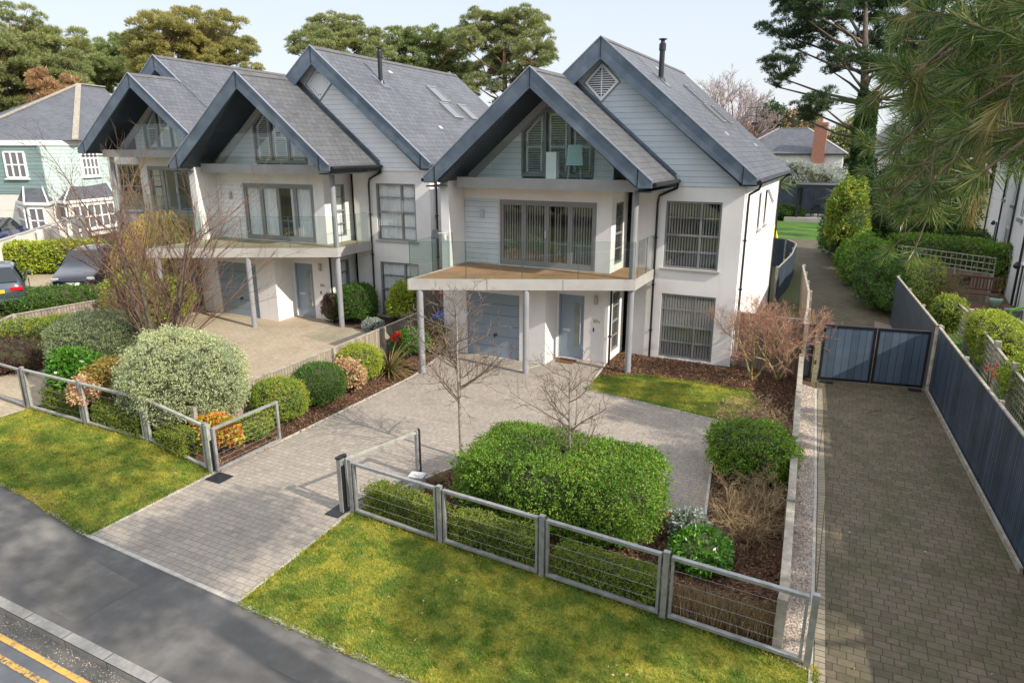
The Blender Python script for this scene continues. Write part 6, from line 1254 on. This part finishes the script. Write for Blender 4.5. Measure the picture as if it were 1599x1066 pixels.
# garden wall and cars at the left edge
timber_fence([(-33.5, 16.6), (-36.2, 20.0), (-40.0, 24.6)], 1.55, 'pale rendered garden wall behind the lime hedge', 'render2', 'render2', capw=.25, th=.2, name='garden_wall', cat='wall', psize=.22, capm='fascia', posth=.05)
def car(x, y, rz, paint, label, suv=False, name='parked_car'):
    g = gz(x) + .01; o = root(name, (x, y, g), label, 'car', 'cars parked on the left forecourt', rz); H = 1.68 if suv else 1.45
    # stations along the length (front = -y): y, half width, sill z, belt z, roof half width, roof z
    st = [(-2.28, .62, .32, .62, .55, .64), (-2.15, .82, .24, .72, .70, .76), (-1.6, .90, .22, .86, .78, .90), (-1.0, .92, .22, .95, .80, .99), (-.55, .92, .22, .97, .70, H - .28), (-.1, .92, .22, .98, .63, H - .04), (.6, .92, .22, .99, .62, H), (1.35, .92, .22, 1.0, .61, H - .03), (1.85, .91, .23, 1.01, .60, H - .12 if suv else H - .22), (2.12, .88, .26, 1.0, .64, 1.12 if suv else 1.04), (2.28, .80, .34, .80, .70, .84)]
    V = []; n = 12
    for yy, hw, zs, zb, rw, zr in st:
        half = [(hw * .9, zs), (hw, zs + .14), (hw * 1.0, (zs + zb) / 2), (hw * .965, zb), (rw + .03, zr - .05), (rw * .7, zr)]
        V += [(a, yy, z) for a, z in half] + [(-a, yy, z) for a, z in half[::-1]]
    F = [(i * n + k, (i + 1) * n + k, (i + 1) * n + (k + 1) % n, i * n + (k + 1) % n) for i in range(len(st) - 1) for k in range(n)] + [tuple(range(n)), tuple((len(st) - 1) * n + k for k in range(n - 1, -1, -1))]
    m = MB().add(V, F); b = m.build('body', M[paint], o, smooth=True)
    md = b.modifiers.new('sub', 'SUBSURF'); md.levels = 1; md.render_levels = 1
    e = .012
    def side(s_): return MB().add([(s_ * (.905 + e), -.75, .99), (s_ * (.905 + e), 1.75, 1.03), (s_ * (.66 + e), 1.45, H - .10), (s_ * (.67 + e), -.05, H - .12)], [(0, 1, 2, 3)])
    for s_ in (-1, 1): side(s_).build('side_window', M['carglass'], o)
    MB().add([(-.78, -1.0, 1.0 + e), (.78, -1.0, 1.0 + e), (.62, -.28, H - .12 + e), (-.62, -.28, H - .12 + e)], [(0, 1, 2, 3)]).build('windscreen', M['carglass'], o)
    zt = 1.09 if suv else 1.05
    MB().add([(.70, 2.17, zt + .02), (-.70, 2.17, zt + .02), (-.56, 1.78, H - .10 + e), (.56, 1.78, H - .10 + e)], [(0, 1, 2, 3)]).build('rear_window', M['carglass'], o)
    MB().box((-.26, 2.27, .74), (.26, 2.31, .86)).build('number_plate', M['plate'], o); MB().box((-.26, -2.31, .42), (.26, -2.27, .53)).build('number_plate', M['white'], o)
    for s_ in (-1, 1):
        MB().box((s_ * .42, 2.16, .78), (s_ * .82, 2.27, .93)).build('tail_light', M['taillight'], o, bevel=.03); MB().box((s_ * .50, -2.22, .60), (s_ * .80, -2.10, .72)).build('headlight', M['headlight'], o, bevel=.03)
        MB().box((s_ * .93, -.62, .98), (s_ * 1.07, -.45, 1.10)).build('wing_mirror', M[paint], o, bevel=.03)
        for yy in (-1.42, 1.42):
            w_ = MB(); w_.tube([(s_ * .72, yy, .33), (s_ * .925, yy, .33)], .33, 20); wh = w_.build('wheel', M['tyre'], o); MB().tube([(s_ * .90, yy, .33), (s_ * .935, yy, .33)], .22, 12).build('rim', M['rim'], wh)
    MB().box((-.88, 2.2, .36), (.88, 2.30, .52)).build('bumper', M['cargrey'] if paint == 'cargrey' else M['dark_metal'], o, bevel=.03)
    return o
car(-29.1, 14.55, R(-120), 'cargrey', 'slate-grey car seen from behind, cut by the left edge', suv=True)
car(-42.0, 21.5, R(-140), 'carblue', 'dark blue car behind the garden wall at the left edge', suv=True)
car(-29.3, 18.3, R(40), 'carblack', 'dark car facing forward beyond the low spreading shrub', suv=True)
# ------------------------------------------------------------------ small things
MB().box((-7.98, 19.42, .014), (-7.38, 19.85, .035)).build('door_mat', M['matbrown'], org=(-7.7, 19.6, 0), label='brown door mat at the blue-grey front door of the nearest house', cat='door mat')
MB().obox((-18.55, 19.05, .345), (.6, .42, .02), R(2)).build('door_mat', M['matbrown'], org=(-18.5, 19.1, .33), label='brown door mat at the front door of the middle house', cat='door mat')
o = root('wheelie_bin', (-12.2, 19.55, 0), 'dark wheelie bin with a blue lid beside the nearest house', 'bin'); org = (-12.2, 19.55, 0)
MB().add([(-12.42, 19.3, .08), (-11.98, 19.3, .08), (-11.98, 19.75, .08), (-12.42, 19.75, .08), (-12.47, 19.22, .98), (-11.93, 19.22, .98), (-11.93, 19.85, .98), (-12.47, 19.85, .98)], [(0,3,2,1),(4,5,6,7),(0,1,5,4),(1,2,6,5),(2,3,7,6),(3,0,4,7)]).build('body', M['black'], o, org=org, bevel=.02)
MB().add([(-12.49, 19.18, .985), (-11.91, 19.18, .985), (-11.91, 19.9, .985), (-12.49, 19.9, .985), (-12.45, 19.2, 1.12), (-11.95, 19.2, 1.12), (-11.95, 19.85, 1.20), (-12.45, 19.85, 1.20)], [(0,3,2,1),(4,5,6,7),(0,1,5,4),(1,2,6,5),(2,3,7,6),(3,0,4,7)]).build('lid', M['blue'], o, org=org, bevel=.02)
for s_ in (-12.44, -11.96): MB().tube([(s_ - .03, 19.8, .1), (s_ + .03, 19.8, .1)], .1, 12).build('wheel', M['tyre'], o, org=org)
# a towel-hung chair and chair on the upper balcony
def bchair(x, y, rz, mm, label):
    o = root('balcony_chair', (x, y, 5.70), label, 'chair', None, rz)
    MB().box((-.25, -.25, .42), (.25, .25, .46)).build('seat', M[mm], o, bevel=.01); MB().add([(-.24, .22, .46), (.24, .22, .46), (.20, .34, 1.0), (-.20, .34, 1.0), (-.24, .25, .46), (.24, .25, .46), (.20, .37, 1.0), (-.20, .37, 1.0)], [(0, 1, 2, 3), (7, 6, 5, 4), (0, 4, 5, 1), (1, 5, 6, 2), (2, 6, 7, 3), (3, 7, 4, 0)]).build('backrest', M[mm], o)
    for a in (-.2, .2):
        for b in (-.2, .2): MB().tube([(a, b, 0), (a * .8, b * .8, .42)], .012, 6).build('leg', M['lightgrey'], o)
M['paleblue'] = mat('pale_blue_plastic', (.45, .66, .70), .4)
bchair(-7.55, 19.65, R(200), 'paleblue', 'pale blue chair on the upper balcony of the nearest house')
m = MB(); m.box((-8.42, 19.5, 5.72), (-8.08, 19.75, 6.50)); m.build('white_cabinet', M['white'], org=(-8.25, 19.6, 5.7), bevel=.01, label='small white cabinet on the upper balcony of the nearest house', cat='cabinet')
# buried manhole frame lines on the lane
o = MB(); 
for a, b in (((.9, 18.9), (1.25, 19.6)), ((1.6, 18.9), (2.0, 19.6))): pass
m = MB().beam((1.0, 18.9, .014), (1.35, 19.3, .014), .016, .004).beam((1.9, 18.8, .014), (2.15, 19.1, .014), .016, .004); m.build('drain_cover_edges', M['black'], org=(1.5, 19, 0), label='thin dark drain cover edges set in the lane paving', cat='drain cover')

# ------------------------------------------------------------------ pines
def tufts(C, N, L, W, k, rg=rng):
    """k needles-fans per centre"""
    n = len(C); Cc = np.repeat(C, k, 0); Nn = unit(np.repeat(N, k, 0) + rdir(n * k) * .75); return leaves(Cc, Nn, L * rng.uniform(.7, 1.2, n * k), W)
def pine(name, base, lobes, label, m, tl=.40, dens=250, tr=.35, seed=1, mb='pine_bark', cat='tree', lean=(0, 0), group=None, w=.05, gap=.5, flat=.85):
    rg = np.random.default_rng(seed); b = Vector(base); o = root(name, base, label, cat, group)
    lob = [(np.array(c) - np.array(b), r) for c, r in lobes]; zt = max(c[2] for c, r in lob); z0 = min(c[2] - r for c, r in lob)
    cen = np.mean([c for c, r in lob], 0); tp = np.array([cen[0] * .6, cen[1] * .6, zt * .92])
    pts = [(0, 0, -.3), (tp[0] * .15 + lean[0], tp[1] * .15, zt * .35), (tp[0] * .5, tp[1] * .5, zt * .65), tuple(tp)]; MB().tube(pts, [tr, tr * .8, tr * .6, tr * .25], 9).build('trunk', M[mb], o, smooth=True)
    def tpos(z): return np.array([np.interp(z, [p[2] for p in pts], [p[i] for p in pts]) for i in range(3)])
    P0 = []; P1 = []; Ra = []; Rb = []; C = []; N = []
    for c, r in lob:
        zz = min(max(c[2] - r * .9, zt * .35), zt * .85); a = tpos(zz * .92); mid = (a + c) / 2 + np.array([0, 0, -r * .25]) + rg.normal(size=3) * r * .1
        for p, q, r0, r1 in ((a, mid, tr * .28, tr * .18), (mid, c + np.array([0, 0, -r * .3]), tr * .18, tr * .09)): P0.append(p); P1.append(q); Ra.append(r0); Rb.append(r1)
        nc = int(16 + r * 11)
        for k in range(nc):
            d = rg.normal(size=3); d /= np.linalg.norm(d); d[2] = d[2] * .75 + .2; q = c + d * np.array([r, r, r * flat]) * rg.uniform(.6, 1.12); cr = r * rg.uniform(.13, .30)
            P0.append(c + np.array([0, 0, -r * .3])); P1.append(q); Ra.append(tr * .07); Rb.append(tr * .03)
            nt_ = int(dens * cr * cr); dd = rdir(nt_); dd[:, 2] = np.where(dd[:, 2] < -.2, -dd[:, 2], dd[:, 2])
            C.append(q + dd * np.array([cr, cr, cr * .72]) * (rg.uniform(.6, 1.08, (nt_, 1)))); nn = dd.copy(); nn[:, 2] += .55; N.append(nn)
    V, F = segs(P0, P1, Ra, Rb, 5); mesh_np('limbs', V, F, M[mb], o)
    C = np.concatenate(C); N = unit(np.concatenate(N)); V, F = tufts(C, N, tl, w, 4); mesh_np('crown', V, F, M[m], o)
    return o
def lob(L, D, dd=3.0, sd=0):
    rg = np.random.default_rng(sd); out = []
    for px, py, pr in L:
        D_ = D + rg.uniform(-dd, dd); p = V3(px, py, D_); out.append((tuple(p), pr / 1066 * (p - Vector((0, 0, 6.6))).length))
    return out
def base_at(px, D, g=None):
    p = V3(px, 300, D); return (p.x, p.y, gz(p.x) if g is None else g)
pine('pine_tree', base_at(45, 84), lob([(25, 62, 40), (75, 88, 40), (-10, 100, 45), (45, 110, 45), (100, 118, 30), (15, 150, 42), (-15, 165, 40), (70, 140, 30), (30, 185, 30), (120, 140, 22)], 84, 4, 1), 'large green pine at the left edge of the photo', 'pine', seed=1, tr=.6)
pine('dead_pine', base_at(95, 78), lob([(78, 138, 24), (95, 165, 28), (120, 150, 20), (80, 180, 20)], 78, 2, 2), 'brown dead-needled conifer in front of the left green pine', 'pine_brown', seed=2, tr=.3, w=.06)
pine('pine_tree', base_at(300, 96), lob([(255, 62, 36), (300, 50, 34), (345, 62, 36), (372, 88, 26), (225, 82, 26), (270, 92, 34), (320, 95, 34), (240, 108, 28), (350, 108, 26), (395, 112, 14)], 96, 4, 3), 'broad golden-green pine dome behind the farthest gabled house', 'pine_gold', seed=3, tr=.6)
pine('pine_tree', base_at(175, 104), lob([(155, 92, 20), (185, 82, 22), (210, 98, 24), (170, 112, 22), (205, 120, 26), (140, 120, 20), (150, 135, 22)], 104, 3, 4), 'small bright green pine between the two large left pines', 'pine_bright', seed=4, tr=.4, tl=.5)
pine('pine_tree', base_at(520, 86), lob([(505, 52, 24), (535, 50, 28), (480, 70, 22), (560, 68, 26), (510, 85, 30), (545, 92, 28), (585, 58, 16), (462, 80, 12), (590, 92, 26), (575, 105, 20)], 86, 3, 5), 'flat-topped pine behind the ridge of the middle house', 'pine', seed=5, tr=.5)
pine('pine_tree', base_at(660, 90), lob([(625, 70, 26), (665, 66, 24), (705, 78, 28), (640, 95, 26), (685, 100, 28), (720, 108, 24), (610, 100, 18), (655, 116, 22), (700, 124, 22), (735, 132, 20), (600, 116, 18)], 90, 3, 6), 'low wide green pine behind the roof of the middle house', 'pine_bright', seed=6, tr=.45)
pine('pine_tree', base_at(790, 82), lob([(745, 42, 26), (775, 52, 30), (815, 48, 32), (840, 72, 26), (730, 70, 24), (785, 82, 34), (830, 92, 30), (855, 88, 14), (760, 112, 22), (800, 120, 20), (745, 130, 16), (772, 140, 15), (728, 150, 16), (780, 164, 11), (820, 118, 14)], 82, 3, 7), 'tall open pine with red-brown limbs left of the nearest house gable', 'pine', seed=7, tr=.5, lean=(.6, 0))
# round bare tree and others beyond the nearest house
BR = dict(ns=5, wob=[.05, .08, .09, .1, .1], up=[.1, .1, .1, .05], taper=.65, lev=4, nc=[7, 6, 6, 5], start=[.3, .25, .2, .2], spread=[.6, .55, .5, .5], ratio=[.85, .68, .6, .55], rr=.55, rmin=.028, cone=.3)
M['far_twig'] = mat('pale_far_twigs', (.34, .27, .26), .9)
p = base_at(1142, 118, 0); bare_tree('round_bare_tree', p[0], p[1], BR, .42, 8.8, (0, 0, 1), 'round bare winter tree above the nearest roof', M['far_twig'], M['far_twig'], 31, base=3.4, multi=3, msp=.4)
BQ = dict(BR, lev=3, rmin=.03)
for px, D, L, z, sd, lb in ((1185, 125, 4.2, 2.6, 41, 'reddish bare tree right of the round bare tree'), (1222, 122, 3.6, 2.5, 42, 'low brown bare tree behind the chimney house'), (1262, 130, 4.0, 2.4, 43, 'brown bare tree behind the brick chimney')):
    p = base_at(px, D, 0); bare_tree('far_bare_tree', p[0], p[1], BQ, .3, L, (0, 0, 1), lb, M['far_twig'], M['far_twig'], sd, base=z, multi=4, msp=.6, group='far bare trees')
for px, py, D, r_, mm, lb in ((1208, 183, 135, 3.2, 'pine_dark', 'small dark evergreen on the skyline right of the aerial'), (1325, 218, 125, 3.4, 'pine', 'small rounded pine right of the brick chimney'), (1155, 212, 120, 3, 'pine_brown', 'rust-brown bush on the skyline behind the nearest roof'), (1245, 205, 135, 5, 'pine_brown', 'brown-leaved tree behind the chimney house')):
    p = V3(px, py, D); shrub('far_tree', p.x, p.y, r_, r_, p.z - r_ * 1.6, p.z + r_ * .7, 5000, .45, M[mm], lb, 'tree', 2, .16, .8, W=.2, base=0, group='far leafy trees')
# continuous far woodland on the skyline
C = []; 
for k in range(420):
    a = rng.uniform(-62, 20); D = rng.uniform(150, 260); x = D * math.sin(R(a)); y = D * math.cos(R(a)); hh = rng.uniform(5.5, 8.5) * (1 if a > -30 else 1.15); n_ = 46
    d = rdir(n_); C.append(np.array([x, y, hh * .55]) + d * np.array([6, 6, hh * .45]))
C = np.concatenate(C); V, F = leaves(C, rdir(len(C)) + np.array([0, 0, .4]), 3.2 * rng.uniform(.5, 1.2, len(C)), 1.8)
M['far_wood'] = foliage('far_woodland', [(.10, .10, .055), (.14, .13, .075), (.18, .14, .10), (.08, .10, .05)], pscale=.03, trans=.1)
mesh_np('far_woodland', V, F, M['far_wood'], label='low far woodland along the horizon', cat='woodland', kind='stuff')
# ivy-clad pine by the lane
b = V3(1341, 300, 46); ob = (b.x, b.y, 0)
ivl = [(1232, 45, 26), (1259, 16, 26), (1285, 42, 22), (1243, 68, 18), (1222, 112, 22), (1212, 130, 12), (1303, 71, 18), (1303, 105, 18), (1318, 92, 14), (1269, 168, 17), (1262, 182, 14), (1287, 160, 16), (1300, 20, 22), (1345, 20, 26), (1377, 62, 24), (1392, 100, 20), (1404, 122, 20), (1430, 60, 26), (1366, 100, 16), (1450, 110, 26), (1240, -10, 30), (1300, -25, 36), (1380, -15, 40), (1470, 30, 36), (1500, 90, 30)]; ivl = [(a, b, c * 1.28) for a, b, c in ivl]
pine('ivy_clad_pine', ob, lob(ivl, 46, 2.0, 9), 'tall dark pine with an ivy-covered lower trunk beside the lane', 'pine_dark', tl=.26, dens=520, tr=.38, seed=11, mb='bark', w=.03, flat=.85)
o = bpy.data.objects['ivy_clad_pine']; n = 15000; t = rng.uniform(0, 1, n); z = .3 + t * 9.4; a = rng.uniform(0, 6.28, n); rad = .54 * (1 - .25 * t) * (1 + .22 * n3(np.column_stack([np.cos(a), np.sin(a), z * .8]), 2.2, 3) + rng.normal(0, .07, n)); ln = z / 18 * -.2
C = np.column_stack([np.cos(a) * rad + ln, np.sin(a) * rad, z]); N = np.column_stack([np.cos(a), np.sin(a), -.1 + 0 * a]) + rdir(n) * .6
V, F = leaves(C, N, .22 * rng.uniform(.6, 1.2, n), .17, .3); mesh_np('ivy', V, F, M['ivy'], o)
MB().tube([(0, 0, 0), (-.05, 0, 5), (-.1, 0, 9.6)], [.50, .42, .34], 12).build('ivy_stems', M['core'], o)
# long-needled pine reaching in from the right
def near_pine(base, label):
    o = root('long_needled_pine', base, label, 'tree'); b = np.array(base); MB().tube([(0, 0, -.2), (.1, .1, 4), (0, 0, 9), (.1, 0, 14)], [.30, .26, .2, .1], 10).build('trunk', M['pine_bark'], o, smooth=True)
    rg = np.random.default_rng(5); P0 = []; P1 = []; Ra = []; Rb = []; TC = []; TN = []; OC = []; ON = []
    ends = [(1345, 168, 4.2), (1392, 235, 4.4), (1428, 190, 4.6), (1372, 330, 5.4), (1335, 345, 6.2), (1405, 345, 5.6), (1440, 300, 5.0), (1520, 120, 3.6), (1470, 60, 4.4), (1420, 120, 5.2), (1560, 60, 3.6), (1515, 285, 3.4), (1490, 180, 4.0), (1400, 60, 5.6), (1550, 170, 4.4), (1455, 325, 5.6), (1530, 20, 4.2), (1590, 120, 4.6), (1430, 10, 5.4), (1380, 400, 6.8), (1345, 270, 7.5), (1420, 265, 7.0), (1500, 60, 6.5), (1550, 110, 6.5), (1460, 140, 7.0), (1590, 40, 6.0), (1520, 170, 6.8), (1450, 90, 7.2), (1585, 160, 6.5), (1400, 165, 7.5), (1560, 10, 7.0), (1480, 210, 7.4), (1540, 215, 7.0), (1395, 200, 6.4), (1430, 230, 6.6), (1385, 120, 6.8), (1375, 285, 6.6)]
    for px, py, D in ends:
        e = np.array(V3(px, py, D)) - b; z0 = e[2] + rg.uniform(.9, 2.4) + max(0, (py - 180) / 100) * 1.2; s_ = np.array([0, 0, z0]); L = np.linalg.norm(e - s_); mid = (s_ + e) / 2 + np.array([0, 0, .12 * L]) + rg.normal(size=3) * .1; prev = s_; N_ = 14; nodes = []
        for k in range(1, N_ + 1):
            t = k / N_; q = (1 - t) ** 2 * s_ + 2 * t * (1 - t) * mid + t * t * e + rg.normal(size=3) * .015 * (k < N_); P0.append(prev); P1.append(q); Ra.append(.034 * (1 - t) + .007); Rb.append(.034 * (1 - t) + .006); nodes.append((q, (q - prev) / np.linalg.norm(q - prev), t)); prev = q
        TC.append(e); TN.append(nodes[-1][1])
        for q, d, t in nodes[:-1]:
            if t < .40: continue
            for s2 in range(4):
                sd = rg.normal(size=3); sd -= d * sd.dot(d); sd /= np.linalg.norm(sd); dd = d * .75 + sd * .8; dd[2] -= .10; dd /= np.linalg.norm(dd); l = rg.uniform(.12, .42); p2 = q + dd * l * .55; d2 = dd + np.array([0, 0, .25]); d2 /= np.linalg.norm(d2); p3 = p2 + d2 * l * .45
                P0 += [q, p2]; P1 += [p2, p3]; Ra += [.008, .006]; Rb += [.006, .004]
                if rg.uniform() < .8: TC.append(p3); TN.append(d2)
                elif rg.uniform() < .7: OC.append(p3); ON.append(np.array([0, 0, -1.]) + d2 * .5)
    V, F = segs(P0, P1, Ra, Rb, 5); mesh_np('limbs', V, F, M['straw_bark'], o)
    def needles(C, N, k, L, W, m, nm, spread=.8):
        C = np.array(C); N = np.array(N); n = len(C); off = rng.uniform(0, .10, (n * k, 1)); A = unit(np.repeat(N, k, 0) + rdir(n * k) * spread); Cc = np.repeat(C, k, 0) - np.repeat(N, k, 0) * off; V, F = leaves(Cc, A, L * rng.uniform(.75, 1.1, n * k), W, .12); mesh_np(nm, V, F, m, o)
    needles(TC, TN, 120, .145, .0048, M['needle'], 'needles', 1.6); needles(OC, ON, 70, .15, .004, M['needle_old'], 'yellowed_needles', .7)
    # upper crown above the frame
    C = []; N = []; P0 = []; P1 = []
    for k in range(34):
        a = rg.uniform(0, 6.28); z = rg.uniform(8.8, 14); r_ = rg.uniform(.8, 3.4) * (1 - (z - 8.6) / 8); q = np.array([math.cos(a) * r_, math.sin(a) * r_, z]); P0.append((0, 0, z - .6)); P1.append(q)
        d = rdir(75); C.append(q + d * np.array([.75, .75, .35])); N.append(d + np.array([0, 0, .4]))
    V, F = segs(P0, P1, [.05] * 34, [.02] * 34, 5); mesh_np('upper_limbs', V, F, M['pine_bark'], o); V, F = tufts(np.concatenate(C), unit(np.concatenate(N)), .22, .02, 6); mesh_np('upper_crown', V, F, M['needle'], o)
M['straw_bark'] = grad('grey_brown_twig_bark', [(.3, (.13, .09, .06)), (.7, (.30, .22, .15))], 12, .9)
near_pine((3.7, 3.9, 0), 'long-needled pine whose branches hang in from the top right corner')
# neighbouring pines just outside the frame that shade the lane and dapple the verge
def side_pine(x, y, h, r, n, sd, label):
    rg = np.random.default_rng(sd); L = [((x + rg.normal() * r * .5, y + rg.normal() * r * .5, h + rg.uniform(-.35, .15) * h * .6), rg.uniform(.8, 1.6)) for k in range(n)]
    pine('pine_tree', (x, y, 0), L, label, 'pine_dark', tl=.35, dens=230, tr=.3, seed=sd, w=.06, flat=.7)
side_pine(11.5, 8.0, 9.5, 4.0, 7, 51, 'pine outside the right edge, nearest the road')
side_pine(12.5, 14.5, 9.5, 4.4, 10, 52, 'pine outside the right edge, beside the lane')
for k, (x, y, h, r) in enumerate(((-22, -16, 9, 6), (-8, -20, 11, 6), (5, -17, 9, 6), (-36, -20, 10, 7))):
    shrub('roadside_tree', x, y, r, r * .7, .6, h, 6000, .6, M['dkshrub'], ['leafy tree across the road, far left', 'tallest leafy tree across the road', 'leafy tree across the road, right', 'leafy tree across the road, farthest left'][[1, 1, 2, 3][k] if k else 0], 'tree', 2.2, .15, .6, W=.35, group='trees across the road')
#==NEXT==
